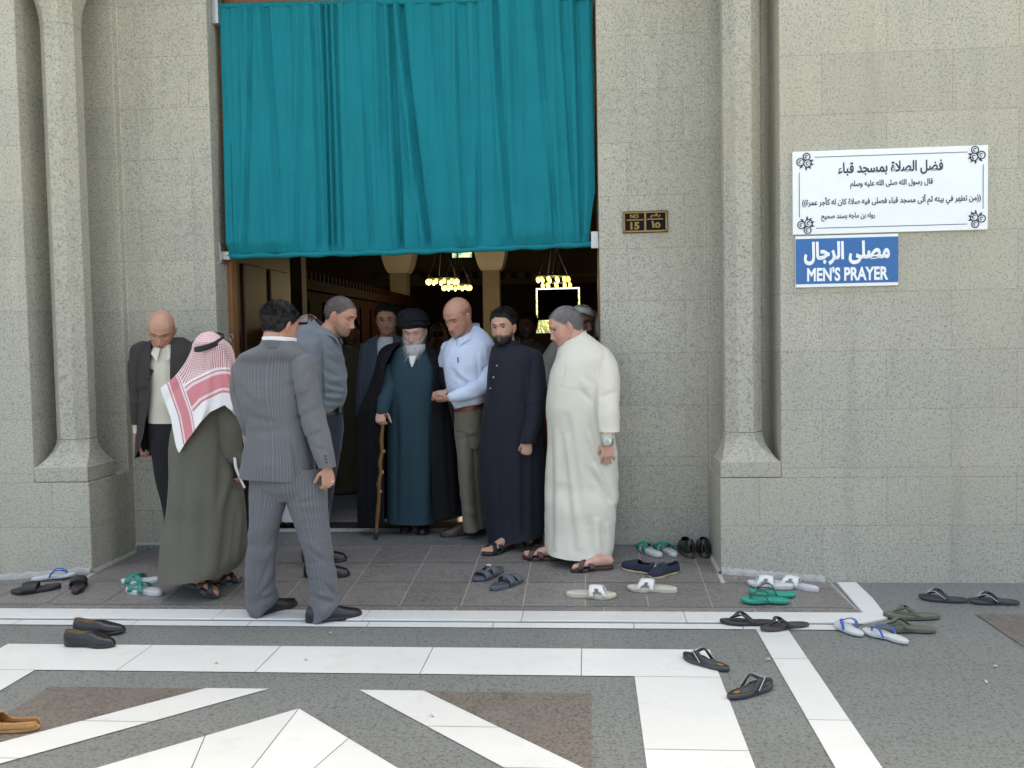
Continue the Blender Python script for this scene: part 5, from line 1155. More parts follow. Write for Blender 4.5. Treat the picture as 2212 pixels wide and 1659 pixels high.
p.shoe(376, 1222, R_(-40), leather, blk, .29, 1); p.shoe(410, 1212, R_(-60), leather, blk, .29, -1)

# ------------------------------------------------ man in the blue grey shirt
p = Person('man with cropped grey hair in a blue grey shirt, seen in profile facing right', 6.2, 700, 1225)
p.hd = Head(p.at(735, 682, .0), 82, 21, 0, 1.10, nose=1.05)
p.skin_p += p.hd.pieces() + [p.hd.neck(p.at(692, 738, .0), .06, .075)]; p.torso(690, 745, 880, 30, .0)
limb(p, [(680, 780, -.08), (672, 840, -.14), (674, 905, -.16)], [12, 11, 8]); p.skin_p += hand(p.at(674, 906, -.16), (.05, 0, -1), (.2, 1, 0), -1, 30, .9)
p.body(base=SK, hair=(.065, .065, .072), buzz=.8, beard=.42, beardc=(.10, .085, .075), brow=.8, eyes='closed')
p.strands('hair_strands', HAIR['grey'], hair_mask, 4200, lambda L: .008, lambda L: U([L[0] * 5, .4, -.2]), .0022, 3); p.strands('stubble', HAIR['beard_black'], beard_mask, 900, lambda L: .003, lambda L: U([0, -.3, -1]), .0014, 4)
sh = loft([(688, 681, 711, .07, .07, 0, 716), (696, 669, 720, .09, .09, 0, 722), (707, 656, 727, .12, .12, 0, 731), (722, 645, 731, .15, .15, 0, 742), (742, 637, 734, .165, .165, 0, 756), (762, 633, 737, .17, .17, 0, 768), (785, 632, 741, .17, .17, 0), (815, 634, 746, .165, .165, 0), (838, 637, 750, .16, .16, 0), (862, 642, 747, .155, .155, 0), (880, 647, 741, .15, .15, 0), (888, 652, 738, .14, .14, 0)], p.Y, 90, 96, 2.4)
sv = loft([(722, 648, 690, .06, .07, -.12), (745, 640, 694, .08, .08, -.15), (790, 643, 694, .085, .08, -.16), (840, 650, 696, .075, .075, -.16), (900, 655, 692, .06, .06, -.16)], p.Y, 50, 40)
p.garment('shirt', [sh, sv], M['grey_shirt'], [dict(amp=.008, kx=6, kz=7, seed=12, ridge=True)], [(735, 815, 700, 800, 5, .012), (745, 838, 705, 828, 4, .012), (744, 852, 700, 848, 4, .012), (742, 868, 700, 866, 4, .010), (694, 745, 698, 860, 2.5, .012), (735, 790, 705, 770, 6, .008), (720, 760, 700, 745, 6, .006), (742, 800, 746, 850, 2, .004)])
p.neckband((697, 708, .0), 84, .080, .092, .062, -.028, .046, M['grey_shirt'], gap=.22, point=.045, flare=.45)
p.garment('belt', [loft([(877, 648, 741, .15, .15, 0), (894, 650, 740, .15, .15, 0)], p.Y, 8, 72)], leather)
bevel(MB().box(*[v for q in zip(p.at(733, 893, -.12), p.at(738, 877, -.06)) for v in sorted(q)]).build('belt_buckle', M['buckle'], p.t, smooth=False), .002)
p.garment('trousers', [loft([(890, 652, 739, .145, .145, 0), (930, 652, 740, .14, .15, 0), (975, 652, 735, .13, .14, 0)], p.Y, 30, 72), loft([(930, 660, 739, .12, .0, -.02), (975, 660, 735, .10, .09, -.06), (1050, 662, 722, .09, .09, -.07), (1120, 663, 712, .085, .085, -.08), (1236, 665, 712, .08, .08, -.08)], p.Y, 50), loft([(930, 652, 720, .1, .1, .08), (1050, 652, 712, .09, .09, .08), (1120, 650, 705, .085, .085, .08), (1208, 652, 706, .08, .08, .08)], p.Y, 50)], M['navy_trs'], [dict(amp=.005, kx=8, kz=6, seed=5)])
p.shoe(706, 1243, R_(3), leather, blk, .30, -1); p.shoe(702, 1210, R_(6), leather, blk, .30, 1)

# ------------------------------------------------ man in the slate blazer with glasses
p = Person('man in glasses and a slate blazer standing behind the elder', 7.9, 830, 1100)
p.hd = Head(p.at(836, 691, .0), 4, 6, 0, 1.14)
p.skin_p += p.hd.pieces() + [p.hd.neck(p.at(836, 752, .05))]; p.torso(835, 762, 870, 24, .05)
limb(p, [(786, 840, 0), (776, 893, -.05)], [9, 7]); p.skin_p += hand(p.at(776, 895, -.05), (.05, 0, -1), (.9, .3, 0), -1, 40, .85)
p.body(base=mul(SK, 1.25), hair=(.012, .01, .01), buzz=.9, beard=.55, beardc=(.05, .038, .03))
p.hair(HAIR['black'], .010, .004, 50); p.strands('hair_strands', HAIR['black'], hair_mask, 2600, lambda L: .010 + .018 * np.clip((L[2] - .0) / .07, 0, 1), lambda L: U([L[0] * 6, .25, .3 - .9 * (L[2] < .04)]), .0028, 3, grav=.5)
gl = MB(); k = p.hd
for sg in (1, -1): gl.grid(tube([k.w((sg * .031 + .018 * math.cos(t), -.103, .001 + .013 * math.sin(t))) for t in np.linspace(0, 6.28, 17)], [.0011] * 17, 24, 5)); gl.grid(tube([k.w((sg * .049, -.102, .004)), k.w((sg * .074, -.06, .006)), k.w((sg * .078, .0, .006))], [.0011] * 3, 10, 5))
gl.grid(tube([k.w((-.013, -.104, .003)), k.w((.013, -.104, .003))], [.0016] * 2, 4, 5)); gl.build('glasses', M['iron'], p.t)
p.garment('shirt', [loft([(728, 820, 852, .07, .07, .02), (745, 808, 864, .09, .09, .02), (790, 800, 872, .12, .1, .02), (860, 800, 872, .12, .1, .02)], p.Y)], M['white_cloth'])
p.neckband((836, 733, .045), 0, .078, .082, .045, -.01, .04, M['white_cloth'], gap=.34, point=.04, flare=.5)
jr = [(724, 816, 858, 821, 851, .06, .07, .03), (738, 792, 878, 818, 853, .08, .09, .02), (755, 780, 892, 820, 850, .11, .11, .01), (794, 777, 894, 826, 842, .14, .12, .01), (840, 774, 896, 830, 838, .15, .13, 0), (915, 772, 896, 826, 842, .15, .14, 0)]
p.garment('blazer', [arc_loft(jr, p.Y, 60), loft([(742, 779, 810, .06, .07, 0), (794, 774, 808, .085, .085, -.02), (840, 770, 802, .08, .08, -.03), (897, 767, 790, .06, .06, -.05)], p.Y), loft([(742, 862, 893, .06, .07, 0), (840, 868, 900, .08, .08, 0), (897, 872, 898, .06, .06, 0)], p.Y)], M['blazer'], [dict(amp=.004, kx=6, kz=7, seed=2, ridge=True)], wraps=[False, True, True])
p.garment('trousers', [loft([(895, 785, 885, .12, .13, 0), (960, 788, 882, .12, .13, 0), (1000, 792, 880, .1, .11, 0)], p.Y), loft([(970, 790, 834, .1, .1, 0), (1098, 798, 832, .08, .08, 0)], p.Y), loft([(970, 836, 880, .1, .1, 0), (1098, 840, 874, .08, .08, 0)], p.Y)], M['navy_trs'])
p.shoe(814, 1102, R_(-90), leather, blk, .28, 1); p.shoe(856, 1102, R_(-85), leather, blk, .28, -1)

# ------------------------------------------------ the elder
p = Person('bearded elder in black turban, black cloak and dark teal robe leaning on a cane', 7.02, 890, 1140)
p.hd = Head(p.at(895, 717, -.02), -4, 14, 2, 1.10)
p.skin_p += p.hd.pieces() + [p.hd.neck(p.at(896, 775, .05))]; p.torso(893, 785, 920, 30, .03)
limb(p, [(838, 820, -.02), (830, 862, -.15), (825, 886, -.2)], [12, 10, 8])
p.skin_p += hand(p.at(824, 884, -.20), (.02, -.55, -.8), (.1, .8, -.5), 1, 48, .98, (.5, .5, .4))
limb(p, [(957, 800, 0), (972, 838, -.1), (966, 846, -.2)], [11, 9, 7]); p.skin_p += hand(p.at(966, 846, -.21), (-1, -.15, -.12), (-.1, .4, -1), 1, 24, .82, (.7, .5, .2))
p.body(base=SK_P, hair=(.30, .27, .25), buzz=0, brow=.55, eyes='closed', under=.25)
# turban
tb = [loft([(710, 863, 920, .125, .125, 0, 713), (704, 858, 924, .138, .135, 0, 706), (695, 856, 926, .145, .14, 0), (686, 857, 925, .145, .14, 0), (678, 861, 921, .138, .132, .0), (671, 869, 913, .115, .112, .005), (667, 879, 904, .07, .07, .01), (665, 888, 896, .02, .02, .01)], p.Y, 60, 80)]
tb += [p.tube([(860 + 2 * k, 702 - 11 * k, .06), (867, 702 - 11 * k, -.104), (892, 698 - 10.5 * k, -.141), (916, 699 - 11 * k, -.104), (924 - 2 * k, 698 - 11 * k, .06)], [(5.5, 1.2)] * 5, 30, 8, ref=(0, -1, .2)) for k in range(2)]
p.garment('turban', tb, M['turban'], [dict(amp=.003, kx=9, kz=30, seed=3)])
# beard: skin-hugging part plus a long full tuft
p.hair(HAIR['white'], .008, .005, 60, name='moustache', mask=beard_mask, stretch=.35, drop=.002)
bg = loft([(744, 874, 917, .03, .03, -.072), (751, 873, 918, .055, .035, -.060), (759, 876, 914, .064, .04, -.058), (768, 882, 908, .062, .035, -.058), (775, 888, 902, .04, .02, -.060), (780, 893, 897, .02, .01, -.062)], p.Y, 60, 130, 2.1)
p.garment('beard', [bg], HAIR['white'], [dict(amp=.009, kx=34, kz=6, seed=5), dict(amp=.005, kx=90, kz=12, seed=6)])
cw = p.hd
def bdir(L): return U([L[0] * 1.2, -.55 if L[2] > -.08 else -.30, -1.0])
p.strands('beard_hair', HAIR['white'], beard_mask, 5200, lambda L: .022 + .098 * np.clip((-.055 - L[2]) / .05, 0, 1) + .018 * (L[1] > -.06), bdir, .0022, 5, grav=.35)
p.strands('beard_streak', HAIR['grey'], lambda V: beard_mask(V) * np.clip((.017 - abs(V[..., 0])) / .006, 0, 1) * (V[..., 2] < -.083), 500, lambda L: .05, lambda L: U([0, -.75, -1.0]), .002, 6, grav=.3)
p.strands('brow_hair', HAIR['silver'], lambda V: np.clip(1.2 - (((abs(V[..., 0]) - .031) / .02) ** 2 + ((V[..., 2] - .0245) / .005) ** 2), 0, 1) * (V[..., 1] < -.05), 110, lambda L: .006, lambda L: U([L[0] * 30, -.3, .1]), .0013, 8)
p.garment('collar', [loft([(768, 883, 900, .02, .02, -.120), (782, 885, 896, .02, .02, -.135), (793, 889, 891, .01, .01, -.150)], p.Y)], M['white_cloth'])
rb = loft([(742, 866, 920, .06, .07, .03), (756, 853, 932, .10, .10, .02), (775, 846, 940, .125, .12, .01), (800, 839, 946, .14, .13, 0), (849, 833, 945, .15, .14, 0), (899, 836, 945, .155, .14, 0), (991, 838, 944, .16, .145, 0), (1060, 838, 944, .165, .15, 0), (1126, 838, 946, .17, .155, 0)], p.Y, 110, 110, 2.6)
sv = p.tube([(846, 800, -.02), (840, 835, -.09), (831, 862, -.16), (825, 889, -.2)], [16, 17, 15, 13], 30, 26)
p.garment('robe', [rb, sv], M['teal_robe'], [dict(amp=.018, kx=7.5, kz=.5, seed=21, z0=.2, z1=1.3, a0=1.2, a1=.5)], [(855, 753, 893, 800, 3, .004), (930, 757, 890, 800, 3, .004), (858, 880, 857, 1120, 5, .012), (932, 900, 936, 1120, 5, .014), (905, 1000, 908, 1122, 8, .010), (880, 960, 878, 1120, 9, .008)])
cl = [(738, 866, 924, 878, 910, .08, .10, .04), (750, 842, 940, 862, 924, .115, .13, .03), (761, 823, 951, 855, 930, .15, .15, .02), (794, 811, 957, 841, 945, .185, .17, 0), (840, 793, 962, 835, 943, .20, .18, 0), (891, 772, 970, 838, 944, .205, .19, 0), (936, 776, 978, 840, 945, .205, .19, 0), (1010, 771, 990, 840, 945, .21, .2, 0), (1065, 770, 997, 840, 946, .215, .2, 0), (1135, 772, 1006, 840, 952, .22, .21, 0, 1110)]
co = p.garment('cloak', [arc_loft(cl, p.Y, 110, 130)], M['cloak'], [dict(amp=.02, kx=6.5, kz=.6, seed=31)], [(812, 800, 800, 1120, 7, .014), (790, 900, 786, 1120, 6, .014), (962, 860, 975, 1100, 6, .014), (985, 980, 992, 1100, 6, .012)], wraps=[False], solid=.004)
p.garment('cloak_sleeve', [p.tube([(953, 790, -.02), (966, 822, -.10), (972, 840, -.16)], [15, 16, 12])], M['cloak'])
p.shoe(918, 1147, R_(-92), leather, blk, .29, -1, H=.09); p.shoe(880, 1141, R_(-88), leather, blk, .29, 1, H=.09)
# his cane
yc0, yc1 = p.Y - .235, atz(812, 1165, RZ + .008)[1]
pts = [(834, 898), (830, 900), (828, 908), (826, 930), (824, 950), (825, 975), (821, 1000), (822.5, 1020), (819, 1045), (819, 1070), (817, 1100), (814.5, 1130), (813, 1152)]
t = thing('walking_cane', tuple(atz(812, 1165, RZ + .008)), 'knobbly brown wooden cane held by the bearded elder', 'cane')
P_ = [at(x, y, yc0 + (yc1 - yc0) * (y - 898) / 267) for x, y in pts]; k = mpp(P_[3])
MB().grid(tube(P_, [r * k for r in (4.5, 4.5, 4.3, 4, 4.6, 4, 4.9, 4, 4.8, 4.1, 4.8, 4, 4.2)], 70, 12)).build('shaft', plain('knobbly_cane_wood', (.16, .075, .022), .4, .5, 26, .3), t)
kn = MB()
for i, (x, y) in enumerate(((824, 950), (829, 975), (820, 1000), (826, 1020), (817, 1045), (822, 1062))): kn.grid(ball(at(x, y, yc0 + (yc1 - yc0) * (y - 898) / 267), (.013, .013, .016), None, 6, 8))
kn.build('knots', plain('cane_knot_wood', (.34, .19, .06), .4, .3, 30), t)
MB().grid(tube([at(812.8, 1152, yc1), at(812, 1163, yc1)], [.016, .018], 6, 12)).build('rubber_tip', blk, t)

# ------------------------------------------------ bald man in the pale blue shirt
p = Person('bald man in a pale blue shirt and khaki trousers holding the elder\'s hand', 6.86, 1005, 1150)
p.hd = Head(p.at(989, 684, -.05), -34, 26, 4, 1.17)
p.skin_p += p.hd.pieces() + [p.hd.neck(p.at(1013, 752, .06), .062, .075)]; p.torso(1013, 764, 870, 28, .03)
limb(p, [(1046, 825, -.1), (1010, 848, -.17), (973, 860, -.24)], [11, 10, 8]); p.skin_p += hand(p.at(972, 861, -.245), (-1, -.1, -.12), (-.15, .35, .95), -1, 34, .92, (.75, .5, .3))
p.body(base=SK, hair=(.045, .035, .03), buzz=.4, fringe=.06, beard=.2, beardc=(.13, .085, .065), brow=.85, eyes='closed')
sh = loft([(724, 986, 1028, .05, .07, .03, 703), (731, 975, 1044, .068, .10, .02, 714), (741, 964, 1060, .095, .125, .01, 729), (755, 958, 1070, .130, .14, 0, 748), (785, 957, 1066, .155, .145, 0), (812, 961, 1059, .155, .14, 0), (849, 969, 1052, .15, .135, 0), (866, 975, 1050, .145, .13, 0), (882, 980, 1046, .135, .125, 0, 868)], p.Y, 90, 96, 2.4)
sv = p.tube([(1052, 752, 0), (1058, 775, -.03), (1054, 812, -.08), (1044, 835, -.13), (1010, 846, -.19), (976, 857, -.245)], [19, 20, 19, 18, 16, 11], 60, 30)
sv2 = p.tube([(968, 752, .05), (958, 790, .12), (950, 830, .2)], [17, 16, 14])
p.garment('shirt', [sh, sv, sv2], M['blue_shirt'], [dict(amp=.007, kx=6, kz=7, seed=33, ridge=True), dict(amp=.004, kx=12, kz=3, seed=3)], [(980, 812, 1030, 842, 4, .012), (976, 800, 1020, 835, 4, .010), (974, 852, 1040, 848, 5, .010), (980, 866, 1040, 858, 4, .010), (1030, 760, 1034, 830, 3, .010), (1040, 800, 1066, 790, 4, .008), (1042, 815, 1062, 812, 4, .008), (1010, 850, 1030, 836, 3, .008), (982, 742, 984, 860, 1.8, .003), (990, 842, 1006, 862, 3, .008)])
p.neckband((1007, 717, .015), -36, .086, .110, .066, -.045, .046, M['blue_shirt'], gap=.24, point=.05, flare=.42)
MB().grid(p.tube([(989, 772, -.158), (989.5, 783, -.16)], [1.1, 1.1], 6, 6)).build('pocket_pen', M['navy_trs'], p.t)
p.garment('belt', [loft([(883, 980, 1047, .14, .13, 0, 868), (895, 983, 1046, .14, .13, 0, 880)], p.Y, 8, 72)], M['belt'])
p.garment('trousers', [loft([(890, 981, 1047, .135, .13, 0, 878), (925, 983, 1045, .135, .14, 0), (965, 986, 1042, .12, .13, 0)], p.Y, 30, 72), loft([(930, 983, 1026, .125, .12, -.02), (965, 987, 1024, .11, .10, -.04), (1046, 993, 1024, .09, .09, -.05), (1100, 999, 1027, .085, .085, -.06), (1146, 1003, 1034, .09, .09, -.06)], p.Y, 50, 60), loft([(930, 1008, 1044, .11, .12, .03), (1046, 1014, 1042, .09, .09, .05), (1100, 1019, 1046, .085, .085, .06), (1138, 1022, 1052, .09, .09, .06)], p.Y, 50, 60)], M['khaki'], [dict(amp=.005, kx=8, kz=8, seed=6, ridge=True)], [(990, 950, 1030, 940, 4, .010), (988, 935, 1035, 950, 4, .008), (1000, 1050, 1020, 1070, 4, .008), (1005, 1110, 1030, 1120, 3, .008)])
p.shoe(993, 1155, R_(200), M['brown_shoe'], blk, .30, -1, H=.08); p.shoe(1040, 1149, R_(215), M['brown_shoe'], blk, .29, 1, H=.08)

# ------------------------------------------------ man in the black thobe
p = Person('dark haired bearded man in a long black thobe and black sandals', 6.62, 1110, 1185)
p.hd = Head(p.at(1087, 707, -.02), -17, 3, -2, 1.05, chub=.6)
p.skin_p += p.hd.pieces() + [p.hd.neck(p.at(1098, 760, .03), .062, .075)]; p.torso(1106, 772, 950, 34, .02); limb(p, [(1100, 930, .02), (1096, 1150, .03)], [14, 11]); limb(p, [(1120, 930, .02), (1155, 1130, .05)], [14, 11])
limb(p, [(1158, 860, -.08), (1145, 930, -.17), (1138, 952, -.20)], [12, 11, 8]); p.skin_p += hand(p.at(1139, 950, -.205), (-.06, -.1, -1), (-.2, .9, 0), -1, 62, .92, (.6, .35, .3), fist=.4)
p.sandal(1078, 1190, R_(228), blk, blk, .285, 1, 'cross', ankle=p.at(1096, 1150, .03)); p.sandal(1152, 1170, R_(250), blk, blk, .28, -1, 'cross', ankle=p.at(1155, 1130, .05))
p.body(base=(.50, .29, .205), hair=(.014, .011, .011), buzz=.9, beard=.85, beardc=(.045, .032, .026), brow=.85, under=.2)
p.hair(HAIR['black'], .012, .005, 45); p.strands('hair_strands', HAIR['black'], hair_mask, 4600, lambda L: .005 + .026 * np.clip((L[2] - .03) / .05, 0, 1), lambda L: U([L[0] * 5 + .3, -.15 if L[1] < 0 else .3, .9 - 1.7 * (L[2] < .045)]), .0024, 3, grav=.45); p.strands('beard_strands', HAIR['beard_black'], lambda V: beard_mask(V) * np.clip((-.03 - V[..., 2]) / .03, .15, 1), 1500, lambda L: .007 + .006 * (L[2] < -.08), lambda L: U([L[0] * 4, -.4, -1]), .0018, 4); p.hair(HAIR['beard_black'], .003, .003, 110, name='beard', mask=lambda V: beard_mask(V + U((0, 0, .012))) * np.clip((-.062 - V[:, 2]) / .02, 0, 1))
rb = loft([(735, 1072, 1116, .07, .075, .02), (744, 1069, 1122, .08, .085, .02), (749, 1064, 1140, .10, .11, .015), (758, 1061, 1158, .12, .13, .01), (772, 1058, 1167, .14, .145, 0), (800, 1054, 1170, .155, .15, 0), (850, 1050, 1168, .165, .155, 0), (900, 1044, 1168, .17, .155, 0), (969, 1038, 1174, .17, .16, 0), (1043, 1038, 1178, .17, .165, 0), (1092, 1045, 1178, .17, .165, 0), (1135, 1052, 1177, .185, .165, 0), (1171, 1057, 1175, .215, .165, 0, 1151)], p.Y, 120, 110, 2.3)
sv = loft([(752, 1130, 1146, .02, .02, .0), (756, 1126, 1162, .06, .07, .0), (766, 1126, 1171, .085, .09, -.01), (800, 1135, 1178, .095, .09, -.04), (850, 1138, 1179, .09, .085, -.08), (900, 1136, 1174, .085, .08, -.13), (933, 1130, 1164, .075, .07, -.17), (957, 1125, 1155, .062, .06, -.195)], p.Y, 60, 44)
p.garment('thobe', [rb, sv], M['black_thobe'], [dict(amp=.017, kx=6.5, kz=.5, seed=41, z0=.2, z1=1.3, a0=1.2, a1=.2), dict(amp=.003, kx=7, kz=6, seed=3, ridge=True)], [(1132, 960, 1132, 1155, 6, .022), (1075, 950, 1078, 1165, 8, .010), (1100, 1000, 1100, 1160, 9, .009), (1150, 990, 1156, 1150, 6, .012), (1074, 748, 1060, 860, 2, .003), (1132, 800, 1138, 900, 3, .008), (1140, 880, 1172, 870, 4, .005)])
p.neckband((1097, 741, .022), -14, .084, .092, .048, -.004, .05, M['black_thobe'], gap=.03, flare=.06)
button(p, [(1073, 790, -.155), (1066, 815, -.155), (1059, 839, -.14)])

# ------------------------------------------------ man in the cream thobe
p = Person('grey haired man in a long cream thobe with a wristwatch, facing left', 6.3, 1250, 1215)
p.hd = Head(p.at(1222, 705, .0), -80, 19, 0, 1.15, chub=1.0, nose=.95)
p.skin_p += p.hd.pieces() + [p.hd.neck(p.at(1250, 758, .02), .070, .082)]; p.torso(1253, 768, 950, 36, .02); limb(p, [(1240, 930, .02), (1200, 1172, .03)], [16, 12]); limb(p, [(1265, 930, .02), (1284, 1180, .02)], [16, 10])
limb(p, [(1318, 860, -.1), (1312, 935, -.19), (1311, 952, -.20)], [13, 12, 10]); p.skin_p += hand(p.at(1311, 950, -.205), (.02, -.05, -1), (.1, .95, 0), -1, 14, 1.02, (.75, .5, .25), spread=.16)
p.sandal(1172, 1206, R_(178), M['brown_shoe'], M['brown_shoe'], .28, 1, 'cross', ankle=p.at(1200, 1172, .03)); p.sandal(1278, 1229, R_(192), M['brown_shoe'], M['brown_shoe'], .29, -1, 'cross', ankle=p.at(1284, 1180, .02), ank=.30)
p.body(base=(.55, .31, .235), hair=(.17, .155, .16), buzz=.9, beard=.30, beardc=(.20, .15, .13), brow=.5)
p.strands('hair_strands', HAIR['silver'], hair_mask, 4800, lambda L: .011, lambda L: U([L[0] * 5, .35, -.3]), .0024, 3)
rb = loft([(751, 1208, 1262, .075, .08, .01, 715), (757, 1205, 1270, .088, .09, .01, 721), (766, 1202, 1288, .11, .115, .01, 734), (776, 1199, 1304, .135, .14, .01, 748), (790, 1194, 1317, .155, .155, 0, 768), (808, 1188, 1322, .17, .165, 0, 796), (828, 1184, 1321, .18, .17, 0, 824), (849, 1182, 1320, .185, .17, 0), (880, 1180, 1322, .19, .17, 0), (920, 1183, 1328, .185, .17, 0), (960, 1184, 1334, .185, .17, 0), (1006, 1181, 1338, .185, .175, 0), (1050, 1179, 1338, .19, .18, 0), (1092, 1178, 1334, .19, .18, -.03), (1145, 1177, 1329, .205, .185, -.03), (1188, 1176, 1320, .235, .185, -.05, 1200)], p.Y, 140, 120, 2.3)
sv = loft([(744, 1284, 1300, .02, .02, .01), (752, 1278, 1311, .06, .07, .0), (768, 1276, 1327, .09, .09, -.01), (793, 1280, 1337, .105, .10, -.04), (849, 1286, 1339, .10, .095, -.10), (900, 1290, 1338, .085, .085, -.16), (932, 1293, 1339, .07, .07, -.19)], p.Y, 60, 48)
p.garment('thobe', [rb, sv], M['cream_thobe'], [dict(amp=.017, kx=6.5, kz=.6, seed=51, z0=.2, z1=1.2, a0=1.3, a1=.1), dict(amp=.003, kx=6, kz=7, seed=3, ridge=True)],
          [(1190, 930, 1192, 1190, 6, .014), (1212, 940, 1240, 1190, 7, .018), (1225, 900, 1262, 1150, 7, .014), (1275, 900, 1320, 1080, 7, .012), (1270, 1010, 1325, 1095, 7, .018), (1262, 940, 1300, 1010, 6, .012), (1275, 1120, 1278, 1200, 6, .022), (1300, 1130, 1310, 1196, 5, .014), (1280, 830, 1262, 812, 5, .014), (1285, 800, 1290, 925, 3, .010), (1250, 840, 1282, 870, 5, .008), (1296, 860, 1334, 845, 5, .006), (1222, 790, 1212, 840, 1.6, .004), (1220, 838, 1245, 842, 1.5, .004), (1221, 760, 1218, 838, 1.6, .003)])
p.neckband((1236, 733, .01), -72, .082, .094, .062, -.028, .046, M['cream_thobe'], gap=.04, flare=.05)
p.garment('inner_cuff', [loft([(928, 1298, 1325, .050, .050, -.195), (949, 1299, 1324, .044, .044, -.20)], p.Y, 10)], M['cream_thobe'])
wt = MB(); wt.grid(loft([(948, 1297, 1325, .046, .046, -.202), (951, 1297, 1325.5, .048, .048, -.202), (958, 1297.5, 1325, .048, .048, -.202), (961, 1298, 1324.5, .046, .046, -.202)], p.Y, 10, 40)); wo = wt.build('wristwatch', M['buckle'], p.t)
c = p.at(1311, 954.5, -.246); MB().grid(np.array([[(c[0] + r * math.cos(a), c[1] - y, c[2] + r * math.sin(a)) for a in np.linspace(0, 2 * math.pi, 20, endpoint=False)] for r, y in ((.0155, 0), (.0155, .004), (.012, .005))]), cap1=True).build('watch_face', plain('watch_dial', (.42, .42, .43), .4, .1, 30), wo)
c = p.at(1326, 985, -.225); MB().grid(tube([c + U((.009 * math.cos(t), .009 * math.sin(t), 0)) for t in np.linspace(0, 6.28, 13)], [.0025] * 13, 20, 6)).build('ring', M['buckle'], p.t)
button(p, [(1216, 790, -.172), (1214, 812, -.178), (1213, 832, -.18)], M['cream_thobe'], .005)

# ------------------------------------------------ people farther back in the doorway
def scarf(p, hd, mat, name='headscarf', l=.24, w=.12, cord=True, check=False):
    n, m = 70, 40; G = np.zeros((m, n, 3))
    for i in range(m):
        v = i / (m - 1)
        for j in range(n):
            t = math.radians(52) + (2 * math.pi - math.radians(104)) * j / (n - 1); a = min(1, v / .42) * math.pi / 2
            if v < .42: r = math.sin(a); q = (.092 * r * math.sin(t), .012 - .115 * r * math.cos(t), .02 + .118 * math.cos(a))
            else: k = (v - .42) / .58; q = ((.092 + (w - .092) * k ** .8) * math.sin(t), .012 - (.115 + .02 * k) * math.cos(t) + .01 * math.sin(9 * t) * k, .02 - l * k)
            G[i, j] = hd.w(q)
    V = G.reshape(-1, 3); L = hd.loc(V); z = np.full(len(V), 9.)
    o = mesh(name, G, MB().grid(G, wrap=False).F, mat, p.t, attrs={'e1': z, 'e2': z, 'cu': np.arctan2(L[:, 0], -L[:, 1]) * .1, 'cv': L[:, 2]}); modifier(o, 'SOLIDIFY', thickness=.004, offset=1)
    if cord: MB().grid(tube([hd.w((.094 * math.sin(t), .012 - .118 * math.cos(t), .062 + .012 * math.cos(t))) for t in np.linspace(0, 6.2832, 25)], [.010] * 25, 40, 8)).build('head_cord', M['agal'], p.t)
p = Person('man in a pink checked headscarf half hidden behind the blue grey shirt', 7.3, 650, 1125)
p.hd = Head(p.at(667, 716, .0), 60, 5, 0, 1.0); p.skin_p += p.hd.pieces() + [p.hd.neck(p.at(660, 775, .03))]; p.torso(658, 790, 880, 22, .02)
scarf(p, p.hd, M['keff']); p.garment('thobe', [loft([(765, 636, 688, .08, .09, 0), (785, 615, 705, .13, .13, 0), (900, 606, 706, .15, .15, 0), (1000, 604, 702, .15, .15, 0), (1120, 600, 698, .16, .16, 0)], p.Y)], M['white_cloth'], [dict(amp=.012, kx=7, kz=.6, seed=3)])
p.sandal(625, 1130, R_(-70), M['brown_shoe'], M['khaki'], .27, 1, ankle=p.at(628, 1100, .03)); p.sandal(672, 1128, R_(-60), M['brown_shoe'], M['khaki'], .27, -1, ankle=p.at(670, 1100, .03)); p.body(base=SK_D, hair=(.01, .01, .01), beard=.6)
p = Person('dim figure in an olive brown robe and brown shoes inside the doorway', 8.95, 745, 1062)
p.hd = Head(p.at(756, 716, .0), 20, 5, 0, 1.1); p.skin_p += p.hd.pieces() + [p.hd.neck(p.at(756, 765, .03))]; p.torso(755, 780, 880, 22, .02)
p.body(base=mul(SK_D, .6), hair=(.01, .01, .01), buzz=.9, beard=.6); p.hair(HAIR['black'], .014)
p.garment('robe', [loft([(752, 735, 778, .08, .09, 0), (768, 712, 798, .12, .13, 0), (820, 708, 802, .14, .15, 0), (900, 712, 800, .15, .15, 0), (1052, 722, 792, .16, .16, 0)], p.Y), loft([(765, 772, 800, .07, .08, 0), (820, 780, 806, .08, .08, -.03), (890, 765, 790, .06, .06, -.12)], p.Y)], M['brown_robe'], [dict(amp=.012, kx=7, kz=.6, seed=9)])
p.garment('white_sock', [loft([(1040, 724, 740, .03, .03, -.05), (1062, 725, 740, .03, .03, -.05)], p.Y)], M['white_cloth'])
p.shoe(735, 1066, R_(190), plain('russet_shoe', (.10, .035, .022), .5, .2, 20), blk, .3, 1); p.shoe(768, 1062, R_(-20), FM.get('x') or plain('russet_leather', (.09, .03, .02), .5, .2, 20), blk, .3, -1)
p = Person('distant person in a red headscarf raising a camera to the eyes', 10.5, 945, 1000)
p.hd = Head(p.at(946, 724, .0), 0, 0, 0, 1.05); p.skin_p += p.hd.pieces() + [p.hd.neck(p.at(946, 770, .03))]; p.torso(946, 785, 880, 22, .02)
for sg in (1, -1): limb(p, [(946 + sg * 26, 785, 0), (946 + sg * 26, 772, -.2), (946 + sg * 11, 732, -.27)], [9, 7.5, 5]); p.skin_p += hand(p.at(946 + sg * 11, 732, -.27), (-sg * .5, -.1, 1), (-sg * .3, .9, 0), sg, 50, .8)
p.body(base=SK_D, hair=(.01, .01, .01)); scarf(p, p.hd, M['keff'], cord=False, l=.26, w=.16)
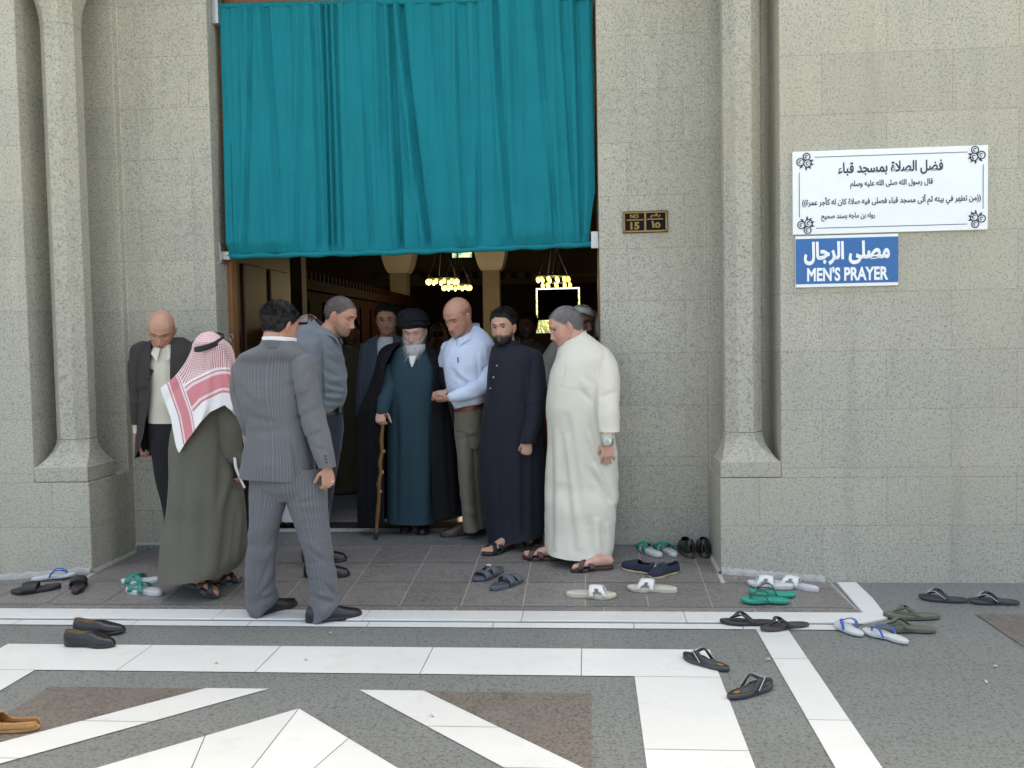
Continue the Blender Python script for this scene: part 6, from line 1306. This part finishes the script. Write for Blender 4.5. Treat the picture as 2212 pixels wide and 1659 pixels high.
p.garment('robe', [loft([(772, 928, 964, .08, .09, 0), (788, 908, 984, .12, .13, 0), (860, 904, 988, .14, .14, 0), (1000, 902, 990, .15, .15, 0)], p.Y)], M['beige'])
cm_ = thing('compact_camera', tuple(p.at(946, 722, -.3)), 'small dark compact camera held up by the distant person in red headscarf', 'camera')
c = p.at(946, 722, -.29); bevel(MB().box(c[0] - .05, c[0] + .05, c[1] - .014, c[1] + .014, c[2] - .03, c[2] + .03).build('body_shell', M['plate_black'], cm_, smooth=False), .006); MB().grid(np.array([[(c[0] + r * math.cos(a), c[1] - y, c[2] + r * math.sin(a)) for a in np.linspace(0, 2 * math.pi, 16, endpoint=False)] for r, y in ((.02, .013), (.02, .03), (.012, .031))]), cap1=True).build('lens', M['iron'], cm_)
p = Person('man in beige with a white wound headscarf behind the cream robed man', 7.55, 1250, 1140)
p.hd = Head(p.at(1258, 698, .0), 40, 5, 0, 1.1); p.skin_p += p.hd.pieces() + [p.hd.neck(p.at(1258, 748, .03))]; p.torso(1250, 760, 880, 22, .02)
p.body(base=(.22, .11, .07), hair=(.01, .01, .01), beard=.6); M['scarf'] = cloth('pale_scarf_cloth', (.78, .74, .70), .15, .4); scarf(p, p.hd, M['scarf'], cord=False, l=.12, w=.12)
p.garment('scarf_band', [p.tube([(1226, 672, -.04), (1250, 668, -.13), (1275, 673, -.10), (1286, 684, .02), (1293, 708, .03), (1297, 722, .03)], [(7, 4), (7, 4), (8, 4), (9, 4), (9, 3), (6, 2)], 40, 12, ref=(0, -1, .3))], M['scarf'], [dict(amp=.004, kx=20, kz=50, seed=3)])
p.garment('thobe', [loft([(728, 1235, 1282, .08, .09, .02), (745, 1205, 1292, .12, .13, 0), (770, 1190, 1297, .14, .14, 0), (830, 1184, 1297, .15, .15, 0), (1000, 1184, 1296, .16, .16, 0), (1130, 1184, 1296, .16, .16, 0)], p.Y), p.tube([(1212, 745, 0), (1192, 770, -.06), (1182, 800, -.08), (1192, 830, -.16)], [20, 20, 19, 14], 30, 24)], M['beige'], [dict(amp=.008, kx=7, kz=5, seed=9, ridge=True)])
p.garment('sash', [loft([(812, 1174, 1300, .155, .155, 0), (900, 1174, 1300, .16, .16, 0), (960, 1178, 1300, .165, .165, 0)], p.Y)], plain('rust_cloth', (.16, .05, .02), .9, .3, 9))
p.shoe(1225, 1130, R_(-90), M['brown_shoe'], blk, .28, 1); p.shoe(1262, 1130, R_(-85), M['brown_shoe'], blk, .28, -1)
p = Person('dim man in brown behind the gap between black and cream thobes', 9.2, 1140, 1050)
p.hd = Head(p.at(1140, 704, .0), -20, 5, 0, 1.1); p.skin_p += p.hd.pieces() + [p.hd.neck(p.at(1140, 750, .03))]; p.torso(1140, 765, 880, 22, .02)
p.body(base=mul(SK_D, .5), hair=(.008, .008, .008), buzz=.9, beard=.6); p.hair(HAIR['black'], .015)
p.garment('robe', [loft([(738, 1120, 1162, .08, .09, 0), (754, 1098, 1182, .12, .13, 0), (820, 1092, 1188, .14, .14, 0), (1045, 1100, 1182, .15, .15, 0)], p.Y)], M['brown_robe'])
